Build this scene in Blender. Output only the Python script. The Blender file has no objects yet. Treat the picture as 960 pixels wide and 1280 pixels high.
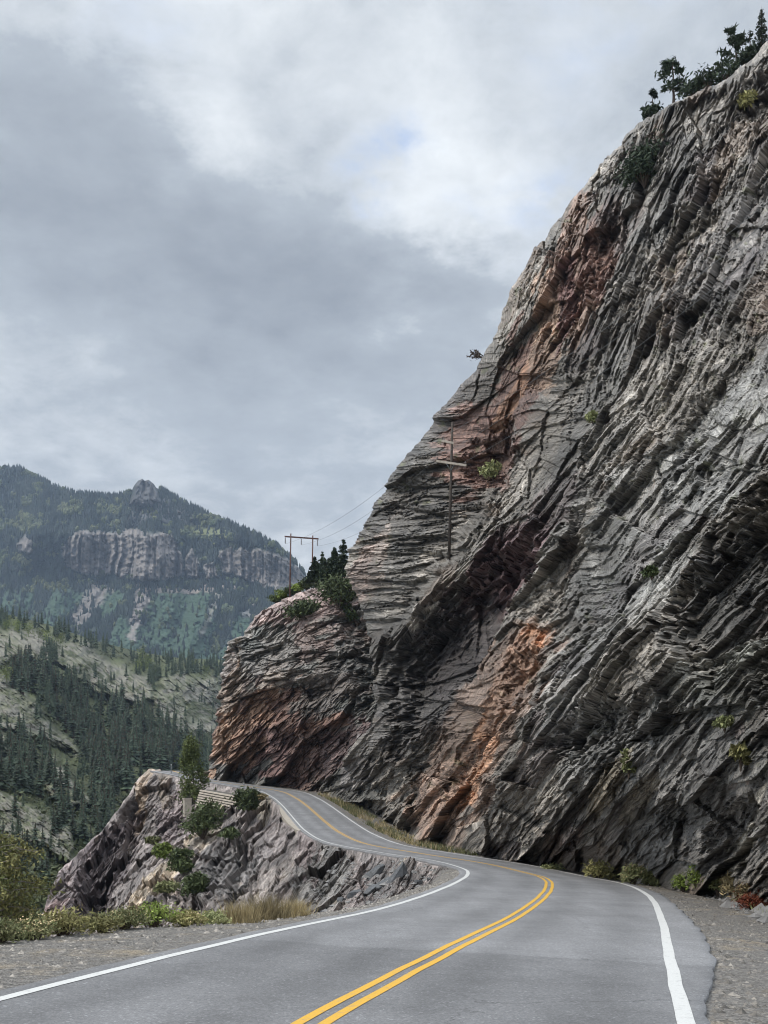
import bpy, math, random
import numpy as np
random.seed(7)
RNG = np.random.default_rng(7)
S = bpy.context.scene
COL = S.collection
F, CX, CY = 1400.0, 480.0, 985.0          # focal length and optical centre, in photo pixels (960 x 1280)

def P(x, y, Z):
    """photo pixel + true distance along the view axis -> world point (eye at the origin, y forward)"""
    return np.array([(x - CX) / F * Z, Z, (CY - y) / F * Z])

# ------------------------------------------------------------------ noise
def h01(ix, iy, seed, iz=0):
    with np.errstate(over='ignore'):
        h = (np.asarray(ix).astype(np.int64).astype(np.uint32) * np.uint32(374761393)
             + np.asarray(iy).astype(np.int64).astype(np.uint32) * np.uint32(668265263)
             + np.asarray(iz).astype(np.int64).astype(np.uint32) * np.uint32(2246822519)
             + np.uint32((seed * 3266489917) & 0xffffffff))
        h = (h ^ (h >> np.uint32(15))) * np.uint32(2246822519)
        h = (h ^ (h >> np.uint32(13))) * np.uint32(3266489917)
        h = h ^ (h >> np.uint32(16))
    return h.astype(np.float64) / 4294967295.0

def vnoise(u, v, seed):
    iu, iv = np.floor(u), np.floor(v)
    fu, fv = u - iu, v - iv
    fu = fu * fu * fu * (fu * (fu * 6 - 15) + 10); fv = fv * fv * fv * (fv * (fv * 6 - 15) + 10)
    a, b = h01(iu, iv, seed), h01(iu + 1, iv, seed)
    c, d = h01(iu, iv + 1, seed), h01(iu + 1, iv + 1, seed)
    return (a + (b - a) * fu) * (1 - fv) + (c + (d - c) * fu) * fv

def fbm(u, v, seed, n=4, gain=.5):
    s = 0; a = 1; t = 0
    for k in range(n):
        s = s + a * vnoise(u * 2 ** k + 13.7 * k, v * 2 ** k + 7.1 * k, seed + 17 * k); t += a; a *= gain
    return s / t

def facet(u, v, seed, g=.8, bias=-.5, cells=False):
    """broken rock: every Voronoi cell is a tilted plane at its own height"""
    iu, iv = np.floor(u), np.floor(v)
    f1 = np.full(u.shape, 1e9); f2 = np.full(u.shape, 1e9)
    bh = np.zeros(u.shape); bid = np.zeros(u.shape)
    for du in (-1, 0, 1):
        for dv in (-1, 0, 1):
            cu, cv = iu + du, iv + dv
            pu = cu + h01(cu, cv, seed); pv = cv + h01(cu, cv, seed + 1)
            d = (pu - u) ** 2 + (pv - v) ** 2
            r = h01(cu, cv, seed + 2)
            hh = (r - .5) + (u - pu) * (h01(cu, cv, seed + 3) - .5) * g + (v - pv) * ((h01(cu, cv, seed + 4) - .5) * g + bias)
            m = d < f1
            f2 = np.where(m, f1, np.minimum(f2, d)); f1 = np.where(m, d, f1)
            bh = np.where(m, hh, bh); bid = np.where(m, h01(cu, cv, seed + 5), bid)
    if cells:
        return bh, bid, np.sqrt(f2) - np.sqrt(f1)
    return bh

def sstep(a, b, x):
    t = np.clip((x - a) / (b - a), 0, 1); return t * t * (3 - 2 * t)

def tps(ctrl, xs, ys):
    """thin-plate interpolation of inverse distance (a plane is reproduced exactly)"""
    c = np.array(ctrl, float); n = len(c)
    q = c[:, :2] / 1000.0; w = 1.0 / c[:, 2]
    def ph(r2): return np.where(r2 > 0, .5 * r2 * np.log(np.maximum(r2, 1e-12)), 0)
    D = ((q[:, None] - q[None]) ** 2).sum(-1)
    A = np.zeros((n + 3, n + 3)); A[:n, :n] = ph(D) + np.eye(n) * 2e-4
    A[:n, n] = 1; A[:n, n + 1:] = q; A[n, :n] = 1; A[n + 1:, :n] = q.T
    s = np.linalg.solve(A, np.r_[w, 0, 0, 0])
    x = xs / 1000.0; y = ys / 1000.0
    o = s[n] + s[n + 1] * x + s[n + 2] * y
    for k in range(n):
        o = o + s[k] * ph((x - q[k, 0]) ** 2 + (y - q[k, 1]) ** 2)
    return 1.0 / o

def polysd(poly, x, y):
    """signed pixel distance to a polygon, positive inside"""
    p = np.array(poly, float); n = len(p)
    d = np.full(x.shape, 1e12); ins = np.zeros(x.shape, bool)
    for i in range(n):
        a, b = p[i], p[(i + 1) % n]; e = b - a
        wx, wy = x - a[0], y - a[1]
        t = np.clip((wx * e[0] + wy * e[1]) / (e @ e), 0, 1)
        d = np.minimum(d, (wx - e[0] * t) ** 2 + (wy - e[1] * t) ** 2)
        c = ((a[1] > y) != (b[1] > y)) & (x < (b[0] - a[0]) * (y - a[1]) / (b[1] - a[1] + 1e-12) + a[0])
        ins ^= c
    return np.where(ins, 1, -1) * np.sqrt(d)

# ------------------------------------------------------------------ mesh helpers
def raw_mesh(name, V, faces4=None, faces3=None, mats=(), parent=None, smooth=False, col=None, midx=None, fol=None):
    V = np.asarray(V, np.float32).reshape(-1, 3)
    me = bpy.data.meshes.new(name)
    idx = []; starts = []; n = 0
    for fa, k in ((faces4, 4), (faces3, 3)):
        if fa is not None and len(fa):
            fa = np.asarray(fa, np.int32).reshape(-1, k)
            idx.append(fa.ravel()); starts.append(n + np.arange(len(fa)) * k); n += fa.size
    idx = np.concatenate(idx); starts = np.concatenate(starts)
    me.vertices.add(len(V)); me.vertices.foreach_set('co', V.ravel())
    me.loops.add(len(idx)); me.loops.foreach_set('vertex_index', idx.astype(np.int32))
    me.polygons.add(len(starts)); me.polygons.foreach_set('loop_start', starts.astype(np.int32))
    if midx is not None: me.polygons.foreach_set('material_index', np.asarray(midx, np.int32))
    me.polygons.foreach_set('use_smooth', np.full(len(starts), smooth))
    if col is not None:
        c = np.asarray(col, np.float32).reshape(-1, 3)
        a = me.color_attributes.new('Col', 'FLOAT_COLOR', 'POINT')
        a.data.foreach_set('color', np.c_[c, np.ones(len(c), np.float32)].astype(np.float32).ravel())
    if fol is not None:
        a = me.attributes.new('beds', 'FLOAT_VECTOR', 'POINT'); a.data.foreach_set('vector', np.asarray(fol, np.float32).ravel())
    for m in (mats if isinstance(mats, (list, tuple)) else [mats]): me.materials.append(m)
    me.update(calc_edges=True); me.validate()
    o = bpy.data.objects.new(name, me); COL.objects.link(o)
    if parent is not None: o.parent = parent
    return o

def grid_faces(R, C):
    i = np.arange(R * C).reshape(R, C)
    return np.stack([i[:-1, :-1], i[1:, :-1], i[1:, 1:], i[:-1, 1:]], -1).reshape(-1, 4)

class MB:
    """collects shapes; build() links them as ONE mesh object"""
    def __init__(s): s.v = []; s.f4 = []; s.f3 = []; s.n = 0; s.c = []
    def add(s, V, f4=None, f3=None, col=None):
        V = np.asarray(V, float).reshape(-1, 3)
        if f4 is not None and len(f4): s.f4.append(np.asarray(f4, np.int64).reshape(-1, 4) + s.n)
        if f3 is not None and len(f3): s.f3.append(np.asarray(f3, np.int64).reshape(-1, 3) + s.n)
        s.v.append(V); s.n += len(V)
        s.c.append(np.broadcast_to(np.asarray(col if col is not None else (1, 1, 1), float), V.shape))
    def tube(s, pts, rad, seg=6, cap=True):
        pts = np.asarray(pts, float); n = len(pts); rad = np.broadcast_to(np.asarray(rad, float), (n,))
        T = np.gradient(pts, axis=0); T /= np.linalg.norm(T, axis=1)[:, None] + 1e-9
        ref = np.array([.31, .17, 1.]) if abs(T[:, 2]).mean() < .8 else np.array([1., .2, 0])
        A = np.cross(T, ref); A /= np.linalg.norm(A, axis=1)[:, None]; B = np.cross(T, A)
        a = np.linspace(0, 2 * np.pi, seg, endpoint=False)
        V = pts[:, None] + rad[:, None, None] * (np.cos(a)[None, :, None] * A[:, None] + np.sin(a)[None, :, None] * B[:, None])
        i = np.arange(n * seg).reshape(n, seg); j = np.roll(i, -1, 1)
        f = np.stack([i[:-1], j[:-1], j[1:], i[1:]], -1).reshape(-1, 4)
        f3 = []
        V = V.reshape(-1, 3)
        if cap:
            V = np.vstack([V, pts[0], pts[-1]])
            for k in range(seg):
                f3.append((n * seg, i[0, (k + 1) % seg], i[0, k])); f3.append((n * seg + 1, i[-1, k], i[-1, (k + 1) % seg]))
        s.add(V, f, f3)
    def box(s, c, ax, ay, az):
        c, ax, ay, az = (np.asarray(q, float) for q in (c, ax, ay, az))
        V = [c + i * ax + j * ay + k * az for k in (-.5, .5) for j in (-.5, .5) for i in (-.5, .5)]
        s.add(V, [(0, 2, 3, 1), (4, 5, 7, 6), (0, 1, 5, 4), (2, 6, 7, 3), (0, 4, 6, 2), (1, 3, 7, 5)])
    def leaves(s, C, size, up=.3, elong=1.6, rng=RNG, col=None):
        C = np.asarray(C, float).reshape(-1, 3); n = len(C)
        nrm = rng.normal(size=(n, 3)); nrm[:, 2] += up * 2; nrm /= np.linalg.norm(nrm, axis=1)[:, None]
        t = np.cross(nrm, rng.normal(size=(n, 3))); t /= np.linalg.norm(t, axis=1)[:, None]; b = np.cross(nrm, t)
        sz = (size * rng.uniform(.6, 1.4, n))[:, None]
        V = np.stack([C - t * sz * elong, C + b * sz * .55 + nrm * sz * .15, C + t * sz * elong, C - b * sz * .55 + nrm * sz * .15], 1)
        cc = None if col is None else np.repeat(np.asarray(col, float).reshape(n, 3), 4, 0)
        s.add(V.reshape(-1, 3), np.arange(4 * n).reshape(n, 4), col=cc)
    def build(s, name, mat, parent=None, smooth=False, col=False):
        return raw_mesh(name, np.vstack(s.v), np.vstack(s.f4) if s.f4 else None, np.vstack(s.f3) if s.f3 else None,
                        mat, parent, smooth, np.vstack(s.c) if col else None)

def tag(o, label=None, cat=None, group=None, kind=None):
    if label: o['label'] = label
    if cat: o['category'] = cat
    if group: o['group'] = group
    if kind: o['kind'] = kind
    return o
def empty(name, loc, label, cat, group=None, rz=0.):
    o = bpy.data.objects.new(name, None); COL.objects.link(o); o.location = tuple(loc); o.rotation_euler = (0, 0, rz)
    o.empty_display_size = .3
    return tag(o, label, cat, group)
def copy_tree(o, parent=None):
    c = o.copy(); COL.objects.link(c)
    if parent is not None: c.parent = parent
    for ch in list(o.children): copy_tree(ch, c)
    return c

# ------------------------------------------------------------------ materials
def nodes(name):
    m = bpy.data.materials.new(name); m.use_nodes = True
    nt = m.node_tree; b = nt.nodes['Principled BSDF']
    b.inputs['Specular IOR Level'].default_value = .25
    return m, nt, b
def lk(nt, a, b): nt.links.new(a, b)
def nd(nt, t, **k):
    n = nt.nodes.new(t)
    for a, v in k.items(): setattr(n, a, v)
    return n
def noise(nt, scale, detail=6, rough=.6, vec=None, dist=0):
    n = nd(nt, 'ShaderNodeTexNoise'); n.inputs['Scale'].default_value = scale
    n.inputs['Detail'].default_value = detail; n.inputs['Roughness'].default_value = rough; n.inputs['Distortion'].default_value = dist
    if vec is not None: lk(nt, vec, n.inputs['Vector'])
    return n
def maprange(nt, val, a, b, c, d):
    n = nd(nt, 'ShaderNodeMapRange'); lk(nt, val, n.inputs[0])
    for i, q in enumerate((a, b, c, d)): n.inputs[i + 1].default_value = q
    return n.outputs[0]
def mult(nt, col, fac):
    n = nd(nt, 'ShaderNodeVectorMath', operation='SCALE'); lk(nt, col, n.inputs[0]); lk(nt, fac, n.inputs['Scale']); return n.outputs[0]
def mix(nt, fac, a, b):
    n = nd(nt, 'ShaderNodeMix', data_type='RGBA')
    if isinstance(fac, float): n.inputs[0].default_value = fac
    else: lk(nt, fac, n.inputs[0])
    for q, i in ((a, 6), (b, 7)):
        if isinstance(q, tuple): n.inputs[i].default_value = (*q, 1)
        else: lk(nt, q, n.inputs[i])
    return n.outputs[2]
def bump(nt, b, h, strength, dist):
    n = nd(nt, 'ShaderNodeBump'); n.inputs['Strength'].default_value = strength; n.inputs['Distance'].default_value = dist
    lk(nt, h, n.inputs['Height']); lk(nt, n.outputs[0], b.inputs['Normal'])
def obco(nt): return nd(nt, 'ShaderNodeTexCoord').outputs['Object']

def mat_attr(name, rough=.9, vary=(3., .75, 1.25), bmp=None):
    """colour comes from the mesh's own colour attribute, broken up by fine noise"""
    m, nt, b = nodes(name)
    a = nd(nt, 'ShaderNodeAttribute', attribute_name='Col')
    co = obco(nt)
    n = noise(nt, vary[0], 8, .68, co)
    lk(nt, mult(nt, a.outputs['Color'], maprange(nt, n.outputs[0], .3, .7, vary[1], vary[2])), b.inputs['Base Color'])
    b.inputs['Roughness'].default_value = rough
    if bmp:
        n2 = noise(nt, bmp[0], 8, .7, co); bump(nt, b, n2.outputs[0], bmp[1], bmp[2])
    return m
def mat_plain(name, c, rough=.8, var=.2, scale=8., spec=.25, metal=0):
    m, nt, b = nodes(name)
    n = noise(nt, scale, 5, .6, obco(nt))
    rgb = nd(nt, 'ShaderNodeRGB'); rgb.outputs[0].default_value = (*c, 1)
    lk(nt, mult(nt, rgb.outputs[0], maprange(nt, n.outputs[0], .3, .7, 1 - var, 1 + var)), b.inputs['Base Color'])
    b.inputs['Roughness'].default_value = rough; b.inputs['Specular IOR Level'].default_value = spec; b.inputs['Metallic'].default_value = metal
    return m
def mat_leaf(name, c1, c2, scale=1.5):
    m, nt, b = nodes(name)
    co = obco(nt)
    n = noise(nt, scale, 3, .6, co); oi = nd(nt, 'ShaderNodeObjectInfo')
    c = mix(nt, maprange(nt, n.outputs[0], .35, .65, 0, 1), c1, c2)
    g = nd(nt, 'ShaderNodeNewGeometry')
    f = maprange(nt, g.outputs['Random Per Island'], 0, 1, .6, 1.4)
    f2 = maprange(nt, oi.outputs['Random'], 0, 1, .6, 1.5)
    mm = nd(nt, 'ShaderNodeMath', operation='MULTIPLY'); lk(nt, f, mm.inputs[0]); lk(nt, f2, mm.inputs[1])
    lk(nt, mult(nt, c, mm.outputs[0]), b.inputs['Base Color'])
    b.inputs['Roughness'].default_value = .65; b.inputs['Specular IOR Level'].default_value = .2
    return m

def mat_rock():
    m, nt, b = nodes('cliff_rock')
    a = nd(nt, 'ShaderNodeAttribute', attribute_name='Col'); fo = nd(nt, 'ShaderNodeAttribute', attribute_name='beds')
    def mapped(sx, sy):
        n = nd(nt, 'ShaderNodeMapping'); n.inputs['Scale'].default_value = (sx, sy, .3); lk(nt, fo.outputs['Vector'], n.inputs[0]); return n.outputs[0]
    s1 = noise(nt, 1., 7, .74, mapped(.04, .11), 0); s2 = noise(nt, 1., 5, .72, mapped(.13, .36), 0)
    g3 = noise(nt, 7., 6, .7, obco(nt))
    def mul(p, q):
        n = nd(nt, 'ShaderNodeMath', operation='MULTIPLY'); lk(nt, p, n.inputs[0]); lk(nt, q, n.inputs[1]); return n.outputs[0]
    def plates(sx, sy):
        v = nd(nt, 'ShaderNodeTexVoronoi'); v.voronoi_dimensions = '2D'; lk(nt, mapped(sx, sy), v.inputs['Vector']); v.inputs['Scale'].default_value = 1.
        sc = nd(nt, 'ShaderNodeSeparateColor'); lk(nt, v.outputs['Color'], sc.inputs[0]); return sc.outputs[0]
    def joints(sx, sy, wd):
        v = nd(nt, 'ShaderNodeTexVoronoi', feature='DISTANCE_TO_EDGE'); v.voronoi_dimensions = '2D'; lk(nt, mapped(sx, sy), v.inputs['Vector']); v.inputs['Scale'].default_value = 1.
        return maprange(nt, v.outputs['Distance'], 0, wd, 0, 1)
    pA, pB, pC = plates(.055, .13), plates(.13, .30), plates(.34, .62); jA, jB = joints(.055, .13, .06), joints(.13, .30, .10)
    f = mul(mul(maprange(nt, s1.outputs[0], .3, .7, .70, 1.30), maprange(nt, s2.outputs[0], .3, .7, .78, 1.22)), maprange(nt, g3.outputs[0], .3, .7, .8, 1.2))
    f = mul(f, mul(mul(maprange(nt, pA, 0, 1, .82, 1.18), maprange(nt, pB, 0, 1, .74, 1.28)), maprange(nt, pC, 0, 1, .74, 1.28)))
    lk(nt, mult(nt, a.outputs['Color'], f), b.inputs['Base Color']); b.inputs['Roughness'].default_value = .58; b.inputs['Specular IOR Level'].default_value = .42
    def addm(p, k, q):
        n = nd(nt, 'ShaderNodeMath', operation='MULTIPLY_ADD'); lk(nt, p, n.inputs[0]); n.inputs[1].default_value = k; lk(nt, q, n.inputs[2]); return n.outputs[0]
    hgt = addm(pA, .8, addm(pB, .55, addm(pC, .25, addm(jA, .5, addm(jB, .25, addm(g3.outputs[0], .4, s2.outputs[0]))))))
    bump(nt, b, hgt, .9, .22)
    return m
M_ROCK = mat_rock()
M_FARROCK = mat_attr('far_slope', .95, (.05, .8, 1.2))
M_HILL = mat_attr('hillside_ground', .95, (.35, .7, 1.3), (.5, .5, .8))
M_SPRUCE = mat_leaf('spruce_needles', (.024, .038, .027), (.052, .068, .040), .4)
M_SPRUCE2 = mat_leaf('spruce_needles_near', (.022, .034, .020), (.042, .056, .032), 2.)
M_ASPEN = mat_leaf('aspen_leaves', (.09, .12, .035), (.14, .15, .04), .4)
M_FORESTFAR = mat_leaf('far_forest', (.012, .022, .022), (.026, .038, .030), .01)
M_ASPENFAR = mat_leaf('far_aspen', (.045, .065, .03), (.085, .095, .035), .01)
M_BUSH = mat_leaf('bush_leaves', (.045, .064, .028), (.09, .11, .045), 2.)
M_ASPENNEAR = mat_leaf('poplar_leaves', (.11, .145, .05), (.17, .20, .07), .6)
M_ALDER = mat_leaf('alder_leaves', (.075, .085, .03), (.135, .12, .045), 3.)
M_SCRUB = mat_leaf('scrub_leaves', (.045, .058, .030), (.085, .095, .048), .2)
M_BUSHG = mat_leaf('green_bush_leaves', (.11, .16, .03), (.18, .22, .055), 3.)
M_RABBIT = mat_leaf('yellow_shrub_leaves', (.19, .19, .075), (.29, .26, .11), 4.)
M_RABBITF = mat_leaf('yellow_shrub_flowers', (.50, .39, .22), (.58, .44, .27), 4.)
M_SAGE = mat_leaf('pale_shrub_leaves', (.13, .15, .065), (.23, .23, .11), 4.)
M_RED = mat_leaf('red_shrub_leaves', (.15, .035, .02), (.24, .07, .035), 4.)
M_TAN = mat_leaf('dry_grass', (.22, .175, .09), (.31, .25, .14), 4.)
M_BARK = mat_plain('bark', (.07, .052, .04), .9, .3, 6)
M_GREYBARK = mat_plain('grey_bark', (.16, .14, .12), .9, .3, 6)
M_POLE = mat_plain('weathered_pole_wood', (.055, .045, .038), .85, .25, 3)
M_REDPOLE = mat_plain('reddish_pole_wood', (.105, .060, .052), .85, .25, 3)
M_WIRE = mat_plain('wire_metal', (.16, .17, .18), .5, .1, 3)
M_GLASSY = mat_plain('insulator_ceramic', (.12, .10, .09), .3, .1, 3)
M_SLAT = mat_plain('pale_timber', (.42, .37, .31), .9, .25, 3)
M_CONC = mat_plain('concrete', (.30, .27, .23), .9, .2, 3)

# asphalt
def mat_asphalt():
    m, nt, b = nodes('asphalt')
    co = obco(nt)
    big = noise(nt, .35, 4, .6, co); mid = noise(nt, 2.2, 5, .65, co); fine = noise(nt, 55., 3, .7, co)
    mp = nd(nt, 'ShaderNodeMapping'); mp.inputs['Scale'].default_value = (1.2, .10, 1); lk(nt, co, mp.inputs[0])
    streak = noise(nt, 1.3, 4, .6, mp.outputs[0])
    sx = nd(nt, 'ShaderNodeSeparateXYZ'); lk(nt, co, sx.inputs[0])
    # resurfaced stretch with a ragged cross seam
    w = noise(nt, 1.1, 3, .6, co)
    ma = nd(nt, 'ShaderNodeMath', operation='MULTIPLY_ADD'); lk(nt, w.outputs[0], ma.inputs[0]); ma.inputs[1].default_value = .7; lk(nt, sx.outputs[1], ma.inputs[2])
    ma2 = nd(nt, 'ShaderNodeMath', operation='MULTIPLY_ADD'); lk(nt, sx.outputs[0], ma2.inputs[0]); ma2.inputs[1].default_value = .25; lk(nt, ma.outputs[0], ma2.inputs[2])
    seam = maprange(nt, ma2.outputs[0], 17.4, 17.6, .82, 1.)
    f = maprange(nt, big.outputs[0], .3, .7, .84, 1.14)
    def mul(a, c):
        q = nd(nt, 'ShaderNodeMath', operation='MULTIPLY'); lk(nt, a, q.inputs[0]); lk(nt, c, q.inputs[1]); return q.outputs[0]
    f = mul(f, maprange(nt, mid.outputs[0], .3, .7, .93, 1.07))
    f = mul(f, maprange(nt, streak.outputs[0], .35, .65, .93, 1.06))
    f = mul(f, maprange(nt, fine.outputs[0], .3, .7, .74, 1.26))
    ag = nd(nt, 'ShaderNodeTexVoronoi'); ag.inputs['Scale'].default_value = 42.; lk(nt, co, ag.inputs['Vector']); sc = nd(nt, 'ShaderNodeSeparateColor'); lk(nt, ag.outputs['Color'], sc.inputs[0])
    f = mul(f, maprange(nt, sc.outputs[0], 0, 1, .82, 1.18)); f = mul(f, maprange(nt, sc.outputs[1], .93, .97, 1., 1.5))
    wc = nd(nt, 'ShaderNodeVectorMath', operation='MULTIPLY_ADD'); lk(nt, mid.outputs['Color'], wc.inputs[0]); wc.inputs[1].default_value = (.9, .9, 0); lk(nt, co, wc.inputs[2])
    cv = nd(nt, 'ShaderNodeTexVoronoi', feature='DISTANCE_TO_EDGE'); cv.inputs['Scale'].default_value = .16; lk(nt, wc.outputs[0], cv.inputs['Vector'])
    ck = mul(maprange(nt, cv.outputs['Distance'], .0, .0035, .45, 0), maprange(nt, big.outputs[0], .44, .54, 0, 1))
    iv = nd(nt, 'ShaderNodeMath', operation='SUBTRACT'); iv.inputs[0].default_value = 1.; lk(nt, ck, iv.inputs[1]); f = mul(f, iv.outputs[0])
    la = nd(nt, 'ShaderNodeAttribute', attribute_name='lane'); f = mul(f, maprange(nt, la.outputs['Fac'], 0, 1, 1.05, .85))
    f = mul(f, seam)
    rgb = nd(nt, 'ShaderNodeRGB'); rgb.outputs[0].default_value = (.172, .172, .176, 1)
    lk(nt, mult(nt, rgb.outputs[0], f), b.inputs['Base Color'])
    b.inputs['Roughness'].default_value = .88
    bump(nt, b, fine.outputs[0], .35, .006)
    return m
def mat_paint(name, c):
    m, nt, b = nodes(name)
    co = obco(nt)
    n = noise(nt, 9., 6, .7, co); n2 = noise(nt, 45., 3, .7, co)
    rgb = nd(nt, 'ShaderNodeRGB'); rgb.outputs[0].default_value = (*c, 1)
    worn = maprange(nt, n.outputs[0], .56, .68, 0, .65)
    cc = mix(nt, worn, mult(nt, rgb.outputs[0], maprange(nt, n2.outputs[0], .3, .7, .86, 1.1)), (.2, .2, .2))
    lk(nt, cc, b.inputs['Base Color']); b.inputs['Roughness'].default_value = .7
    return m
def mat_worn():
    m, nt, b = nodes('worn_white_paint'); co = nd(nt, 'ShaderNodeMapping'); co.inputs['Scale'].default_value = (1, .14, 1); lk(nt, obco(nt), co.inputs[0]); co = co.outputs[0]; b.inputs['Base Color'].default_value = (.42, .42, .41, 1); b.inputs['Roughness'].default_value = .8
    n = noise(nt, 34., 6, .78, co); n2 = noise(nt, 1.3, 2, .5, co); ad = nd(nt, 'ShaderNodeMath', operation='ADD'); lk(nt, n.outputs[0], ad.inputs[0]); lk(nt, n2.outputs[0], ad.inputs[1])
    tr = nd(nt, 'ShaderNodeBsdfTransparent'); ms = nd(nt, 'ShaderNodeMixShader'); lk(nt, maprange(nt, ad.outputs[0], 1.0, 1.12, 0, .8), ms.inputs[0])
    lk(nt, tr.outputs[0], ms.inputs[1]); lk(nt, b.outputs[0], ms.inputs[2]); lk(nt, ms.outputs[0], nt.nodes['Material Output'].inputs['Surface']); return m
def mat_gravel():
    m, nt, b = nodes('gravel')
    co = obco(nt)
    v = nd(nt, 'ShaderNodeTexVoronoi'); v.inputs['Scale'].default_value = 26.; lk(nt, co, v.inputs['Vector'])
    v2 = nd(nt, 'ShaderNodeTexVoronoi'); v2.inputs['Scale'].default_value = 60.; lk(nt, co, v2.inputs['Vector'])
    n = noise(nt, .9, 6, .65, co); n3 = noise(nt, 14., 5, .7, co)
    sv = nd(nt, 'ShaderNodeSeparateColor'); lk(nt, v.outputs['Color'], sv.inputs[0])
    c = mix(nt, maprange(nt, n.outputs[0], .52, .68, 0, 1), (.165, .155, .143), (.25, .212, .16))
    f = nd(nt, 'ShaderNodeMath', operation='MULTIPLY'); lk(nt, maprange(nt, sv.outputs[0], 0, 1, .55, 1.5), f.inputs[0]); lk(nt, maprange(nt, n3.outputs[0], .3, .7, .75, 1.25), f.inputs[1])
    lk(nt, mult(nt, c, f.outputs[0]), b.inputs['Base Color']); b.inputs['Roughness'].default_value = .95
    a = nd(nt, 'ShaderNodeMath', operation='ADD'); lk(nt, v.outputs['Distance'], a.inputs[0]); lk(nt, n3.outputs[0], a.inputs[1])
    bump(nt, b, a.outputs[0], .9, .05)
    return m
M_ASPH = mat_asphalt(); M_WORN = mat_worn(); M_WHITE = mat_paint('white_road_paint', (.50, .50, .485)); M_YELLOW = mat_paint('yellow_road_paint', (.54, .315, .045))
M_GRAVEL = mat_gravel(); M_DARKSLAB = mat_plain('dark_slab_rock', (.085, .088, .092), .7, .4, 6)
M_STONE = mat_leaf('loose_stone', (.095, .088, .08), (.22, .20, .175), 9.)
M_SLABROCK = mat_plain('slab_rock', (.17, .165, .16), .85, .35, 4)

# ------------------------------------------------------------------ the road
RC = np.array([  # x, y, z, bank of the centre line
[-2.321,-1.585,-1.557,.009],[-1.025,8.037,-2.006,-.006],[1.04,17.368,-2.49,-.023],[3.349,27.253,-3.029,-.02],
[5.514,37.772,-3.451,-.036],[6.929,48.231,-3.903,-.061],[7.218,59.043,-4.409,-.076],[6.082,70.47,-4.7,-.066],
[2.632,82.167,-4.792,-.049],[-1.566,94.653,-4.704,-.049],[-4.225,108.36,-4.34,-.052],[-6.291,122.406,-3.801,-.05],
[-8.299,136.211,-3.095,-.045],[-10.413,149.359,-2.276,-.037],[-12.812,161.363,-1.384,-.027],[-16.081,171.567,-.457,-.015],
[-22.758,178.442,.439,-.005],[-29.681,182.058,1.441,.001],[-33.9,184.4,2.56,.008]])
RC = np.vstack([[-6.4, -32, -.2, .01], [-5.0, -21.5, -.65, .01], [-3.6, -11.5, -1.1, .01], RC, [-35.6, 188, 2.9, .0], [-35.9, 194, 2.6, 0], [-34.5, 202, 1.6, 0], [-31, 214, 0, 0]])
def cr(Q0, n=24):
    Q = np.vstack([2 * Q0[0] - Q0[1], Q0, 2 * Q0[-1] - Q0[-2]]); out = []; t = np.linspace(0, 1, n, endpoint=False)[:, None]
    for i in range(1, len(Q) - 2):
        a, b, c, d = Q[i - 1:i + 3]
        out.append(.5 * (2 * b + (c - a) * t + (2 * a - 5 * b + 4 * c - d) * t * t + (3 * b - a - 3 * c + d) * t ** 3))
    return np.vstack(out + [Q0[-1:]])
RD = cr(RC)
_T = np.gradient(RD[:, :2], axis=0); _T /= np.linalg.norm(_T, axis=1)[:, None]
RN = np.c_[_T[:, 1], -_T[:, 0]]                      # to the right of travel
RS = np.r_[0, np.cumsum(np.linalg.norm(np.diff(RD[:, :2], axis=0), axis=1))]
def rp(off, dz=0.):
    off = np.broadcast_to(np.asarray(off, float), (len(RD),))
    return np.c_[RD[:, :2] + RN * off[:, None], RD[:, 2] + RD[:, 3] * off + dz]
W = 3.3
Yd = RD[:, 1]
def prj(V): V = np.asarray(V); return CX + F * V[..., 0] / V[..., 1], CY - F * V[..., 2] / V[..., 1]

jag = (fbm(RS * 1.3, RS * 0, 5, 5, .6) - .5)
i_in = int(np.argmin(np.abs(Yd - 59)))                # apex of the bend
left_m = np.interp(RS, [0, RS[i_in] - 12, RS[i_in], RS[i_in] + 5, RS[i_in] + 22, RS[i_in] + 40, RS[-1]], [.35, .35, .45, .9, .8, .4, .4]) + jag * np.interp(RS, [RS[i_in] - 5, RS[i_in], RS[i_in] + 35, RS[i_in] + 45], [.12, .9, .9, .15])
right_m = np.interp(Yd, [-40, 5, 9, 13, 18, 23, 30, 45, 70, 200], [.15, .12, .14, .28, .66, .78, .62, .5, .4, .35]) + (fbm(RS * 1.1, RS * 0, 9, 7, .62) - .5) * .24
def strip(name, offs, dzs, mat, parent=None, sel=slice(None), smooth=True):
    V = np.stack([rp(o, d)[sel] for o, d in zip(offs, dzs)], 1)
    R, C = V.shape[:2]
    i = np.arange(R * C).reshape(R, C)
    f = np.stack([i[:-1, :-1], i[:-1, 1:], i[1:, 1:], i[1:, :-1]], -1).reshape(-1, 4)
    return raw_mesh(name, V, f, None, mat, parent, smooth)
wl, wr = -W - left_m, W + right_m
offs = [wl + .05, wl, wl + .012] + [wl * (1 - t) + wr * t for t in np.linspace(.02, .98, 29)] + [wr - .012, wr, wr - .04]
dz = [-.28, -.05, 0] + [0] * 29 + [0, -.02, -.28]
road = strip('road', offs, dz, M_ASPH); tag(road, kind='structure')
oo_ = np.stack(offs, 1); tr_ = np.exp(-((np.abs(np.abs(oo_) - 1.65) - .85) / .42) ** 2); at_ = road.data.attributes.new('lane', 'FLOAT', 'POINT'); at_.data.foreach_set('value', tr_.ravel().astype(np.float32))
wob = (fbm(RS * .6, RS * 0, 31, 4) - .5) * .03
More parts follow.
